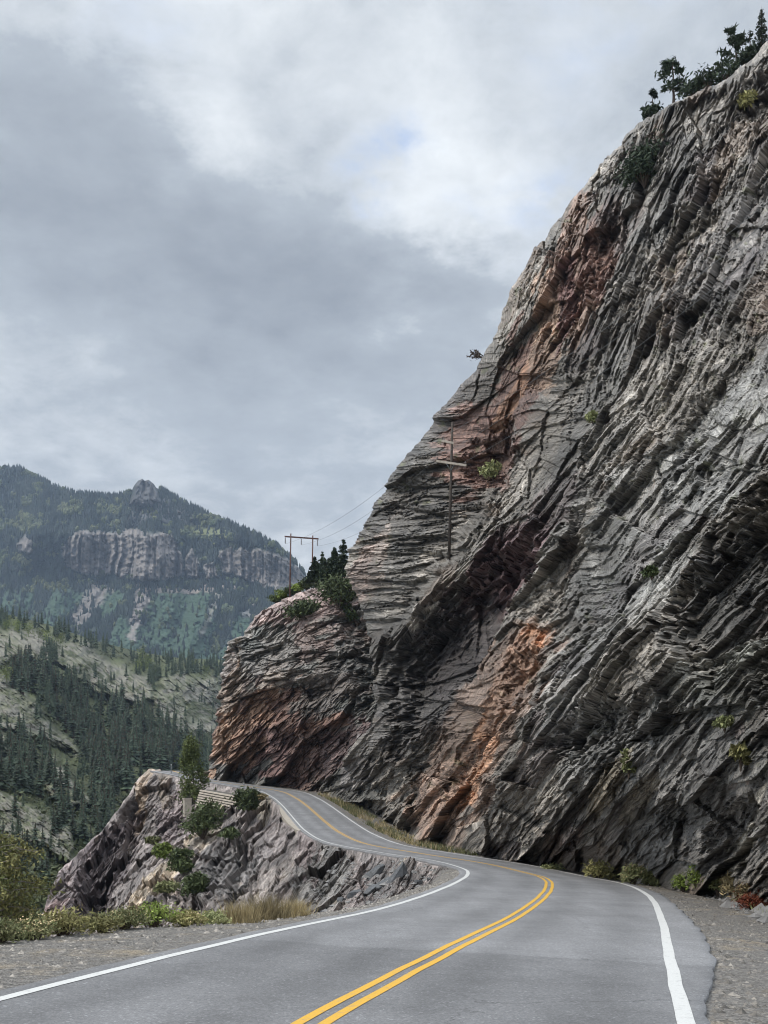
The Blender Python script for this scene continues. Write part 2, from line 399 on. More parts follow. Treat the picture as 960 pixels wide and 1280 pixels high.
e1 = strip('edge_line', [-W - .075 + wob, -W + .075 + wob], [.006] * 2, M_WHITE, road)
e2 = strip('edge_line', [W - .085 + wob, W + .085 + wob], [.006] * 2, M_WHITE, road)
for c in (-.115, .115):
    strip('centre_line', [c - .055 + wob, c + .055 + wob], [.006] * 2, M_YELLOW, road)
# gravel beside the road; shoulder width on the outer (drop) side, then the bank below it
sh_l = np.interp(Yd, [-40, 5, 10, 17, 23, 30, 38, 50], [5, 4.6, 4.2, 3.4, 1.6, 1.0, .8, .6])
sh_l = np.where(np.arange(len(RD)) > i_in - 4, .5, sh_l) + (fbm(RS * .8, RS * 0, 41, 4) - .5) * .5
sel_n = slice(0, i_in + 2)
gl = []; gd = []
NL = 14
for k in range(NL):
    t = k / (NL - 1); gl.append(-W - left_m + .15 - (sh_l) * t); gd.append(-.06 - .10 * t * t)
for d_, z_ in ((.25, -.3), (.9, -1.0), (2.5, -3.2), (6, -9), (13, -20), (26, -42)):
    gl.append(-W - left_m - sh_l - d_); gd.append(z_)
V = np.stack([rp(o, d)[sel_n] for o, d in zip(gl, gd)], 1)
V[..., 2] += (fbm(V[..., 0] * 1.5, V[..., 1] * 1.5, 3, 4) - .5) * .10 * np.r_[np.linspace(.1, 1, NL), np.full(6, 1)][None]
R, C = V.shape[:2]; i = np.arange(R * C).reshape(R, C)
gs = raw_mesh('gravel_shoulder', V, np.stack([i[:-1, :-1], i[1:, :-1], i[1:, 1:], i[:-1, 1:]], -1).reshape(-1, 4), None, M_GRAVEL, None, True)
tag(gs, kind='structure'); SHL = V
# the inner (cliff) side
gr_off = [0., .3, .7, 1.2, 1.8, 2.5, 3.4, 4.5, 6, 8, 11]
VR = np.stack([rp(W + right_m - .1 + o, -.05 - (.02 * o if o < 3 else .06)) for o in gr_off], 1)
VR[..., 2] += (fbm(VR[..., 0] * 1.2, VR[..., 1] * 1.2, 8, 4) - .5) * .18 * np.clip(np.array(gr_off) / 1.5, 0, 1)[None]
R, C = VR.shape[:2]; i = np.arange(R * C).reshape(R, C)
tag(raw_mesh('cliff_foot_gravel', VR, np.stack([i[:-1, :-1], i[:-1, 1:], i[1:, 1:], i[1:, :-1]], -1).reshape(-1, 4), None, M_GRAVEL, None, True), kind='structure')

# ------------------------------------------------------------------ rock sheets
def folded(X, Y, Z, ang, seed, scales, k_amp=.42, g=.9, bias=-.6, warp=1., gains=None, where=None):
    if where is not None:
        m = where > .004; d, ids, u, v = folded(X[m], Y[m], Z[m], ang, seed, scales, k_amp, g, bias, warp, gains)
        def full(q): o = np.zeros(X.shape); o[m] = q; return o
        return full(d), [full(q) for q in ids], full(u), full(v)
    return folded_(X, Y, Z, ang, seed, scales, k_amp, g, bias, warp, gains)
def folded_(X, Y, Z, ang, seed, scales, k_amp, g, bias, warp, gains):
    """layered, broken foliation over a rock face: u runs along the beds (angle rising right), v across them"""
    a = math.radians(ang); ca, sa = math.cos(a), math.sin(a)
    u = X * ca - Y * sa; v = -(X * sa + Y * ca)
    wu = (fbm(u / 150, v / 110, seed + 90, 3) - .5) * 20 * warp; wv = (fbm(u / 240, v / 90, seed + 91, 2) - .5) * 14 * warp
    u = u + wu; v = v + wv
    d = 0; ids = []
    for k, (lu, lv) in enumerate(scales):
        hgt, cid, crack = facet(u / lu, v / lv, seed + 7 * k, g, bias, True)
        gk = 1. if gains is None else gains[k]
        d = d + gk * k_amp * lv * (hgt - .10 * np.exp(-(crack / .05) ** 2) * (k < 2))
        ids.append(cid)
    return d * Z / F, ids, u, v

def blobs(lst, X, Y, nz):
    """stains, rock types, painted hollow shade and slab highlights with shapes of their own; returns colour and weight lists"""
    out = []
    for cx, cy, rx, ry, ang, col, w in lst:
        a = math.radians(ang); dx, dy = X - cx, -(Y - cy)
        p = dx * math.cos(a) + dy * math.sin(a); q = -dx * math.sin(a) + dy * math.cos(a)
        gg = np.exp(-(p / ry) ** 2 - (q / rx) ** 2)
        out.append((np.array(col), sstep(.32, .46, gg + (nz - .5) * 1.1) * w))
    return out

def smooth_normals(V, step=14):
    dx = np.zeros_like(V); dy = np.zeros_like(V)
    s = step
    R, C = V.shape[:2]
    ic = np.arange(C); ir = np.arange(R)
    dx = V[:, np.minimum(ic + s, C - 1)] - V[:, np.maximum(ic - s, 0)]
    dy = V[np.minimum(ir + s, R - 1)] - V[np.maximum(ir - s, 0)]
    n = np.cross(dx, dy); n /= np.linalg.norm(n, axis=-1)[..., None] + 1e-12
    toward = -(n * V).sum(-1) < 0
    n[toward] *= -1
    return n

def blur(A, r):
    k = np.ones(2 * r + 1) / (2 * r + 1)
    for ax in (0, 1):
        B = np.moveaxis(A, ax, 0); B = np.concatenate([np.repeat(B[:1], r, 0), B, np.repeat(B[-1:], r, 0)], 0)
        c = np.cumsum(np.concatenate([np.zeros((1,) + B.shape[1:]), B], 0), 0); B = (c[2 * r + 1:] - c[:-2 * r - 1]) / (2 * r + 1)
        A = np.moveaxis(B, 0, ax)
    return A
def outward(V, N, k=.5):
    tv = -V / np.linalg.norm(V, axis=-1)[..., None]
    d = N * (1 - k) + tv * k
    return d / np.linalg.norm(d, axis=-1)[..., None]

LOOK = {}
def surf(key, x, y):
    """nearest built point of a sheet as seen at photo pixel (x, y)"""
    V = LOOK[key]; X, Y = prj(V)
    i = np.argmin((X - x) ** 2 + (Y - y) ** 2)
    return V.reshape(-1, 3)[i].copy()

def recess(X, Y, poly, depth, w=4., ramp=None):
    """hollow with a sharp rim; ramp = (dx, dy, length): fades out along that image direction"""
    bx = np.array(poly); lo, hi = bx.min(0) - 30, bx.max(0) + 30
    m = (X > lo[0]) & (X < hi[0]) & (Y > lo[1]) & (Y < hi[1]); x, y = X[m], Y[m]
    sd = polysd(poly, x, y) + (fbm(x / 60, y / 60, 79, 2) - .5) * 8; kk = 0
    for q, (off, cw) in enumerate(((5, 26), (1, 15), (-3, 20), (-9, 13), (-17, 26))):
        th = .9 + .25 * (q % 3 - 1); uu = x * math.cos(th) - y * math.sin(th); vv = x * math.sin(th) + y * math.cos(th)
        _, c1, _ = facet(uu / cw, vv / (cw * .6), 77 + 13 * q + int(lo[0]), cells=True); _, c2, _ = facet(uu / (cw * .4), vv / (cw * .25), 78 + 13 * q, cells=True)
        kk = kk + .2 * sstep(-w * .6, w * .6, sd + off + (c1 - .5) * 12 + (c2 - .5) * 5)
    k = np.zeros(X.shape); k[m] = kk
    if ramp:
        dx, dy, L, ox, oy = ramp
        n = math.hypot(dx, dy); k = k * np.clip(1 - ((X - ox) * dx + (Y - oy) * dy) / n / L, 0, 1.3)
    return k * depth

# ---- A: the great cliff on the right
def build_cliff():
    sil = np.array([(1010, -100), (985, 10), (960, 50), (940, 70), (915, 92), (880, 112), (850, 126), (825, 137), (800, 152), (780, 172), (760, 195), (740, 222), (715, 248), (690, 278), (668, 310), (655, 335), (640, 362), (630, 385),
                    (622, 408), (612, 432), (598, 455), (575, 485), (557, 508), (545, 520), (528, 548), (505, 577), (488, 595), (478, 615), (462, 640), (447, 668), (436, 695), (436, 722), (448, 755), (460, 790),
                    (470, 830), (470, 880), (462, 910), (440, 930), (428, 960), (421, 985), (418, 1010), (424, 1030), (440, 1050), (470, 1066), (520, 1084), (600, 1106), (700, 1130)], float)
    NR, NC = 1240, 760
    ys = np.linspace(-95, 1128, NR)
    xl = np.interp(ys, sil[:, 1], sil[:, 0])
    xl = xl + (fbm(ys / 14, ys * 0 + 3, 11, 4) - .5) * 9
    t = np.linspace(0, 1, NC)
    X = xl[:, None] + (1190 - xl)[:, None] * t[None] ** 1.15
    Y = np.repeat(ys[:, None], NC, 1)
    # base line of the face: a little inside the gravel strip
    ctrl = []
    for yy, off in ((14, 4.6), (20, 4.2), (26, 3.6), (34, 2.9), (44, 2.4), (55, 2.2), (68, 2.2), (82, 2.4), (95, 3.0), (108, 3.8), (118, 4.6)):
        i_ = int(np.argmin(np.abs(Yd - yy))); q = rp(W + off, -.1)[i_]; px_, py_ = prj(q); ctrl.append((float(px_), float(py_), q[1]))
    ctrl += [(960, 900, 28.5), (960, 600, 36), (960, 300, 60), (960, 50, 93), (1150, 900, 21), (1150, 500, 29), (1150, 100, 55), (850, 300, 82), (800, 150, 104), (800, 600, 62), (800, 880, 42),
             (700, 800, 66), (700, 450, 98), (620, 420, 112), (560, 800, 100), (520, 950, 100), (480, 900, 112), (460, 800, 122), (440, 690, 128), (545, 520, 122), (640, 640, 96), (740, 980, 48), (600, 960, 78), (1000, -80, 100)]
    Z = tps(ctrl, X, Y)
    d = X - xl[:, None]
    Z = Z + 7 * (1 - np.sqrt(np.clip(1 - (1 - np.clip(d / 26, 0, 1)) ** 2, 0, 1)))
    # the block behind the near rib, set back
    rib = [(690, 430), (700, 470), (655, 500), (640, 545), (625, 600), (600, 640), (575, 672), (560, 692), (540, 712), (520, 742), (498, 775), (470, 800), (380, 800), (380, 380), (690, 380)]
    back = sstep(-5, 5, polysd(rib, X, Y) + (fbm(X / 16, Y / 16, 21, 4) - .5) * 22)
    fade = np.clip(((X - 690) * -.6 + (Y - 430) * .8) / 160, .12, 1)
    Z = Z + back * 11 * fade
    V = np.stack([(X - CX) / F * Z, Z, (CY - Y) / F * Z], -1)
    N = smooth_normals(V, 16)
    D = np.zeros(X.shape)
    for poly, dep, w, ramp in (
        ([(482, 838), (500, 800), (540, 755), (575, 725), (610, 698), (668, 682), (672, 712), (640, 745), (618, 790), (592, 838), (560, 868), (520, 915), (492, 960), (484, 900)], 9, 3.5, (1, .9, 190, 520, 770)),
        ([(838, 752), (880, 705), (925, 655), (985, 590), (1050, 600), (985, 790), (938, 800), (905, 820), (890, 868), (862, 838), (842, 800)], 3.6, 3.5, (.75, .75, 210, 860, 740)),
        ([(940, 815), (985, 760), (1010, 850), (985, 905), (955, 880)], 1.8, 3, None),
        ([(690, 935), (705, 912), (742, 892), (768, 880), (800, 890), (806, 925), (790, 950), (768, 958), (738, 945), (706, 958)], 3.0, 3, (.5, .9, 90, 700, 900)),
        ([(892, 1075), (890, 1040), (902, 1012), (925, 1000), (940, 1010), (930, 1050), (915, 1080)], 1.3, 3, None),
        ([(828, 1020), (845, 1000), (850, 1035), (835, 1045)], 1.0, 3, None),
        ([(840, 560), (872, 510), (905, 480), (912, 500), (878, 545), (850, 580)], 1.3, 5, None),
        ([(925, 140), (938, 105), (962, 90), (985, 100), (965, 135), (935, 150)], 3.2, 3, None),
        ([(735, 350), (742, 300), (770, 265), (778, 300), (760, 340), (742, 385)], 3.0, 3, None),
        ([(705, 395), (716, 352), (728, 360), (722, 410), (710, 430)], 2.4, 3, None),
        ([(580, 590), (600, 545), (632, 530), (640, 560), (628, 600), (600, 612)], 3.0, 6, None),
        ([(660, 760), (690, 740), (730, 640), (745, 600), (752, 612), (725, 690), (700, 760), (670, 800)], 1.6, 4, None),
        ([(480, 640), (500, 600), (545, 590), (560, 602), (520, 612), (500, 645)], 2.0, 3, None),
        ([(628, 870), (640, 835), (668, 815), (676, 840), (650, 885)], 2.4, 3, None),
        ([(560, 990), (585, 930), (620, 870), (628, 880), (600, 945), (572, 1010)], 1.6, 4, None),
        ([(500, 1000), (515, 930), (540, 900), (548, 920), (525, 1000)], 2.0, 4, None),
    ):
        D = D - recess(X, Y, poly, dep, w, ramp)
    # long slabs: raised ribs following the foliation
    for (x0, y0), (x1, y1), wd, hgt in (((690, 960), (960, 590), 20, 1.2), ((620, 800), (960, 330), 16, 1.5), ((700, 640), (930, 250), 16, 1.6), ((760, 860), (960, 640), 14, .8), ((560, 1040), (700, 790), 14, 1.6), ((800, 420), (900, 170), 12, 1.6), ((700, 1060), (860, 800), 14, .7)):
        L = math.hypot(x1 - x0, y1 - y0); tx, ty = (x1 - x0) / L, (y1 - y0) / L
        p = (X - x0) * tx + (Y - y0) * ty; q = (X - x0) * ty - (Y - y0) * tx   # q > 0 : lower right
        q = q + (fbm(X / 60, Y / 60, 55, 3) - .5) * 18 + (facet((X * tx + Y * ty) / 30, (X * ty - Y * tx) / 12, 57, cells=True)[1] - .5) * 12
        prof = np.where(q > 0, 1 - sstep(0, 5, q), np.exp(-(q / (wd * 3.2)) ** 2))
        D = D + hgt * prof * sstep(-40, 60, p) * (1 - sstep(L - 60, L + 40, p))
    # fractured foliation in three orientations
    up = sstep(620, 420, Y + (X - 800) * .35)
    bd = np.clip(back * sstep(690, 560, X + (500 - Y) * .2), 0, 1)
    bd = np.maximum(bd, sstep(560, 500, X) * sstep(985, 900, Y) * sstep(780, 860, Y) * .7)
    # horizontally jointed stacks in the middle of the face
    for cx_, cy_, rx_, ry_ in ((690, 500, 55, 50), (745, 720, 26, 60), (735, 640, 40, 26), (560, 860, 70, 60)):
        bd = np.maximum(bd, np.exp(-((X - cx_) / rx_) ** 2 - ((Y - cy_) / ry_) ** 2) * .85)
    dl, idl, ul, vl = folded(X, Y, Z, 50, 100, [(120, 76), (58, 36), (32, 17)], .40, 2.0, -.55, where=(1 - up) * (1 - bd))
    du, idu, uu, vu = folded(X, Y, Z, 66, 200, [(130, 54), (62, 28), (34, 14)], .42, 2.0, -.55, where=up * (1 - bd))
    db, idb, ub, vb = folded(X, Y, Z, 5, 300, [(110, 44), (58, 19), (32, 9)], .42, 1.5, warp=.5, where=bd)
    a0 = math.radians(50); ul = X * math.cos(a0) - Y * math.sin(a0) + (fbm(X / 60, Y / 60, 141, 3) - .5) * 50; vl = -(X * math.sin(a0) + Y * math.cos(a0)) + (fbm(X / 50, Y / 50, 142, 3) - .5) * 40
    ub = X + 0.; vb = -Y - X * .08 + (fbm(X / 50, Y / 50, 143, 3) - .5) * 26
    mixd = lambda l, u, b: (l * (1 - up) + u * up) * (1 - bd) + b * bd
    D = D + mixd(dl, du, db) * .9
    # long shingled slabs along the beds
    s1_ = folded(X, Y, Z, 50, 150, [(340, 36), (230, 17), (150, 8)], .62, .35, -1.15, .7, where=(1 - up) * (1 - bd))
    s2_ = folded(X, Y, Z, 65, 250, [(300, 26), (200, 13), (130, 7)], .62, .35, -1.1, .7, where=up * (1 - bd))
    s3_ = folded(X, Y, Z, 4, 350, [(200, 22), (130, 11)], .6, .35, -1.1, .6, where=bd)
    D = D + mixd(s1_[0], s2_[0], s3_[0] * .5) * (.12 + .72 * sstep(.36, .66, fbm(ul / 200, vl / 80, 444, 3)))
    slab_t = mixd(s1_[1][1], s2_[1][1], s3_[1][1])
    edge = sstep(0, 22, d)
    edge = np.maximum(edge, .75 * sstep(600, 680, Y)); D = D * (.35 + .65 * edge)
    O_ = outward(V, N, .72)
    V1 = V + O_ * D[..., None]
    X1, Y1 = prj(V1); Z1 = V1[..., 1]
    fl, jl, _, _ = folded(X1, Y1, Z1, 50, 120, [(30, 11.), (15, 6.), (7, 3.2)], .62, 2.0, where=(1 - up) * (1 - bd))
    fu, ju, _, _ = folded(X1, Y1, Z1, 68, 220, [(24, 8.5), (12, 5.), (6, 3.)], .8, 1.7, where=up * (1 - bd))
    fb, jb, _, _ = folded(X1, Y1, Z1, 6, 320, [(30, 6.), (16, 3.4), (9, 2.2)], .85, 1.2, warp=.6, where=bd)
    rough_ = .3 + 1.0 * sstep(.38, .62, fbm(ul / 90, vl / 40, 333, 3))
    D2 = mixd(fl, fu, fb) * (.4 + .6 * edge) * rough_
    V2 = V1 + O_ * D2[..., None]
    idl, idu, idb = idl[:2] + jl, idu[:2] + ju, idb[:2] + jb
    # rock colours, with shade painted into the hollows and highlights onto the slabs
    nz = (fbm(ul / 80, vl / 24, 500, 6, .6)) * (1 - bd) + fbm(ub / 70, vb / 24, 501, 6, .6) * bd
    n2 = fbm(ul / 340, vl / 110, 502, 4)
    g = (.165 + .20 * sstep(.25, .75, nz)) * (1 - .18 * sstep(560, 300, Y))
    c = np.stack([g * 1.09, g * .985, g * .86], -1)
    tint = mixd(idl[1], idu[1], idb[1]); tint2 = mixd(idl[2], idu[2], idb[2]); tint3 = mixd(idl[3], idu[3], idb[3])
    c = c * (.70 + .60 * tint2)[..., None] * (.85 + .30 * tint3)[..., None] * (.72 + .56 * slab_t)[..., None]
    warm = sstep(.74, .82, tint) * .55
    c = c * (1 - warm[..., None]) + warm[..., None] * np.array([.22, .165, .125])
    maroon = sstep(.1, .03, tint) * .5
    c = c * (1 - maroon[..., None]) + maroon[..., None] * np.array([.13, .10, .10])
    SL = (.33, .325, .31); OR = (.50, .28, .17); RB = (.235, .145, .118); BR = (.31, .215, .165); MR = (.16, .088, .082); TN = (.32, .27, .20); DK = (.23, .225, .215)  # SL paints sky-facing slabs lighter, as a highlight
    for col, w in blobs([
        (870, 600, 55, 270, 50, SL, .7), (770, 790, 34, 180, 50, SL, .6), (720, 640, 24, 160, 55, SL, .35), (930, 860, 45, 90, 45, (.20, .20, .175), .7), (880, 850, 30, 70, 45, (.22, .22, .19), .6),
        (870, 985, 120, 110, 30, DK, .75), (915, 720, 45, 95, 50, (.115, .112, .105), .8), (745, 925, 34, 50, 30, (.12, .118, .11), .6), (740, 930, 60, 60, 40, DK, .6), (505, 600, 85, 120, 45, (.105, .095, .084), .95), (470, 760, 40, 120, 70, (.11, .105, .098), .6), (575, 500, 40, 60, 50, (.10, .085, .075), .8),  # the right-hand hollows are darkened to paint in overhang shade
        (600, 905, 60, 150, 60, BR, .8), (620, 898, 22, 120, 60, OR, 1.), (588, 972, 22, 80, 55, OR, .9), (655, 835, 18, 50, 65, OR, .8), (545, 985, 26, 70, 65, BR, .8), (640, 860, 26, 60, 60, BR, .7),
        (600, 560, 46, 60, 60, RB, .95), (648, 480, 30, 70, 70, RB, .9), (640, 500, 10, 60, 60, OR, .6), (688, 415, 21, 75, 82, (.42, .30, .225), 1.), (672, 455, 10, 40, 80, (.34, .235, .18), .8), (735, 365, 22, 85, 76, (.33, .235, .18), .9), (716, 300, 22, 60, 80, (.32, .22, .175), .85), (752, 318, 24, 80, 74, RB, .8), (705, 385, 8, 60, 84, MR, .8),
        (585, 770, 42, 120, 50, (.10, .062, .058), .95), (640, 700, 40, 50, 40, MR, .9), (640, 690, 40, 60, 45, (.19, .13, .13), .8), (690, 640, 30, 60, 60, (.20, .15, .145), .6), (530, 850, 50, 110, 60, (.10, .092, .088), .8), (470, 700, 12, 60, 75, (.27, .22, .19), .7), (450, 720, 12, 50, 75, (.30, .23, .20), .8),  # maroon rock; the central hollow is also darkened as painted shade
        (760, 985, 18, 55, 58, TN, .85), (715, 1050, 14, 34, 55, (.30, .235, .205), .8), (795, 1000, 12, 40, 58, TN, .6), (930, 1035, 8, 60, 66, (.52, .48, .41), 1.), (690, 1070, 40, 16, 0, BR, .4), (560, 1040, 40, 20, 0, BR, .6),
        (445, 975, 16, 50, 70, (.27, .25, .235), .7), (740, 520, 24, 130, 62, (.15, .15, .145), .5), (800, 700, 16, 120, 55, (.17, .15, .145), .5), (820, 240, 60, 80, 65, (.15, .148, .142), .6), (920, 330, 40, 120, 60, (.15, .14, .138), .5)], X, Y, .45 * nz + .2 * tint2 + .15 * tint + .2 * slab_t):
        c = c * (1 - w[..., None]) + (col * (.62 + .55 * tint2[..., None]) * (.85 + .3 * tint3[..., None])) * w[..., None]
    moss = sstep(.70, .80, fbm(X / 11, Y / 11, 610, 4)) * sstep(.45, .6, n2) * .6 * sstep(0, .3, bd + sstep(700, 500, Y) * .5 + .15)
    c = c * (1 - moss[..., None]) + moss[..., None] * np.array([.10, .105, .045])
    c = c * (.8 + .4 * n2)[..., None]
    # the back of the skyline: carry the surface on into the mountain
    E = V2[:, 0]
    pre = []
    for dd in (70, 45, 28, 16, 9, 4.5, 2, .8):
        q = E * (1 + dd / E[:, 1:2]) + np.array([.5, 0, -.12]) * dd
        pre.append(q)
    pre = np.stack(pre, 1)
    V3 = np.concatenate([pre, V2], 1); c3 = np.concatenate([np.repeat(c[:, :1], 8, 1), c], 1)
    R_, C_ = V3.shape[:2]
    fo_ = np.stack([ul * (1 - bd) + ub * bd, vl * (1 - bd) + vb * bd, bd], -1)
    o = raw_mesh('cliff', V3, grid_faces(R_, C_), None, M_ROCK, None, False, c3, fol=np.concatenate([np.repeat(fo_[:, :1], 8, 1) , fo_], 1))
    tag(o, kind='structure'); LOOK['A'] = V2
build_cliff()

# ---- C: the far buttress above the road
def build_buttress():
    top = np.array([(248, 985), (262, 962), (266, 930), (268, 895), (274, 860), (276, 830), (281, 808), (298, 797), (312, 780), (324, 766), (344, 753), (362, 746), (385, 737), (405, 729), (425, 722), (445, 715), (520, 700)], float)
    NR, NC = 480, 420
    ys = np.linspace(700, 1002, NR)
    lx = np.interp(ys, top[::-1, 1], top[::-1, 0]) + (fbm(ys / 9, ys * 0, 19, 4) - .5) * 7
    t = np.linspace(0, 1, NC)
    X = lx[:, None] + (530 - lx)[:, None] * t[None]; Y = np.repeat(ys[:, None], NC, 1)
    ctrl = []
    for k in range(len(RD)):
        if 128 < Yd[k] < 184 and k % 8 == 0 and RD[k, 0] > -36:
            q = rp(W + 2.6, -.1)[k]; a, b = prj(q); ctrl.append((float(a), float(b), q[1]))
    ctrl += [(300, 800, 186), (270, 880, 188), (400, 735, 178), (470, 720, 172), (460, 850, 152), (350, 860, 172), (500, 900, 138), (350, 780, 182), (420, 800, 166), (520, 990, 122)]
    Z = tps(ctrl, X, Y); d = X - lx[:, None]
    Z = Z + 7 * (1 - np.sqrt(np.clip(1 - (1 - np.clip(d / 16, 0, 1)) ** 2, 0, 1)))
    # flatter scree shelf at the top
    V = np.stack([(X - CX) / F * Z, Z, (CY - Y) / F * Z], -1); N = smooth_normals(V, 12)
    D = np.zeros(X.shape)
    for poly, dep, w, ramp in (([(268, 850), (276, 812), (300, 800), (296, 830), (285, 870), (278, 910), (268, 920)], 4.5, 2.5, None),
                               ([(335, 880), (370, 855), (420, 850), (400, 875), (360, 900), (330, 905)], 3, 3, (.4, .9, 60, 330, 860)),
                               ([(430, 760), (462, 780), (470, 860), (450, 900), (438, 840)], 6, 5, None),
                               ([(300, 900), (330, 870), (345, 880), (320, 915)], 2, 3, None), ([(355, 930), (400, 905), (430, 915), (390, 940)], 2, 3, None)):
        D = D - recess(X, Y, poly, dep, w, ramp)
    d1, i1, u1, v1 = folded(X, Y, Z, 46, 700, [(84, 42), (44, 17)], .42, 1.8)
    d2, i2, u2, v2 = folded(X, Y, Z, 14, 800, [(84, 36), (42, 15)], .42, 1.8)
    m = sstep(.42, .6, fbm(X / 70, Y / 60, 801, 3) + (820 - Y) / 500.)
    scree = np.exp(-((X - 388) / 60) ** 2 - ((Y - 752) / 22) ** 2)
    D = D + (d1 * (1 - m) + d2 * m) * (1 - .8 * scree)
    D = D * (.35 + .65 * sstep(0, 14, d))
    O_ = outward(V, N, .68); V1 = V + O_ * D[..., None]; X1, Y1 = prj(V1); Z1 = V1[..., 1]
    e1_, k1_, _, _ = folded(X1, Y1, Z1, 44, 720, [(24, 10), (13, 5.2), (7, 3.)], .7, 1.8)
    e2_, k2_, _, _ = folded(X1, Y1, Z1, 12, 820, [(24, 9.), (13, 5.), (7, 3.)], .7, 1.8)
    V2 = V1 + O_ * ((e1_ * (1 - m) + e2_ * m) * (1 - .6 * scree))[..., None]
    i1 = i1[:2] + k1_; i2 = i2[:2] + k2_
    nz = fbm(u1 / 45, v1 / 16, 803, 5, .6); t2 = i1[2] * (1 - m) + i2[2] * m; t3 = i1[3] * (1 - m) + i2[3] * m
    g = .10 + .12 * sstep(.25, .75, nz)
    c = np.stack([g * 1.05, g * 1.0, g * .90], -1) * (.7 + .6 * t2)[..., None] * (.82 + .36 * t3)[..., None]
    for col, w in blobs([(335, 865, 80, 130, 25, (.225, .165, .145), .8), (340, 900, 60, 110, 20, (.23, .14, .11), .9), (300, 920, 40, 50, 50, (.30, .19, .135), .8), (360, 960, 60, 24, 10, (.24, .15, .12), .8), (284, 890, 12, 80, 80, (.36, .245, .175), .9), (395, 935, 45, 80, 20, (.155, .10, .095), .8), (325, 870, 16, 40, 40, (.34, .22, .15), .6),
                         (330, 810, 60, 40, 40, (.20, .205, .19), .6), (388, 750, 26, 66, 18, (.31, .235, .215), .95), (300, 850, 18, 50, 60, (.20, .20, .19), .5), (278, 830, 9, 18, 70, (.42, .38, .35), .7), (415, 860, 40, 60, 50, (.125, .13, .12), .7), (400, 905, 8, 50, 15, (.24, .125, .085), .6), (380, 970, 60, 20, 0, (.22, .15, .125), .6), (440, 960, 14, 40, 70, (.27, .25, .24), .8)], X, Y, .6 * nz + .4 * t2):
        c = c * (1 - w[..., None]) + (col * (.66 + .5 * t2[..., None]) * (.85 + .3 * t3[..., None])) * w[..., None]
    # skyline roll-over into a shelf going back
    E = V2[:, 0]; pre = []
    for dd in (60, 40, 25, 14, 7, 3, 1):
        pre.append(E * (1 + dd / E[:, 1:2]) + np.array([.25, 0, -.10]) * dd)
    V3 = np.concatenate([np.stack(pre, 1), V2], 1); c3 = np.concatenate([np.repeat(c[:, :1], 7, 1), c], 1)
    R_, C_ = V3.shape[:2]
    fo_ = np.stack([u1, v1, 0 * u1], -1)
    tag(raw_mesh('rock_buttress', V3, grid_faces(R_, C_), None, M_ROCK, None, False, c3, fol=np.concatenate([np.repeat(fo_[:, :1], 7, 1), fo_], 1)), kind='structure'); LOOK['C'] = V2
build_buttress()

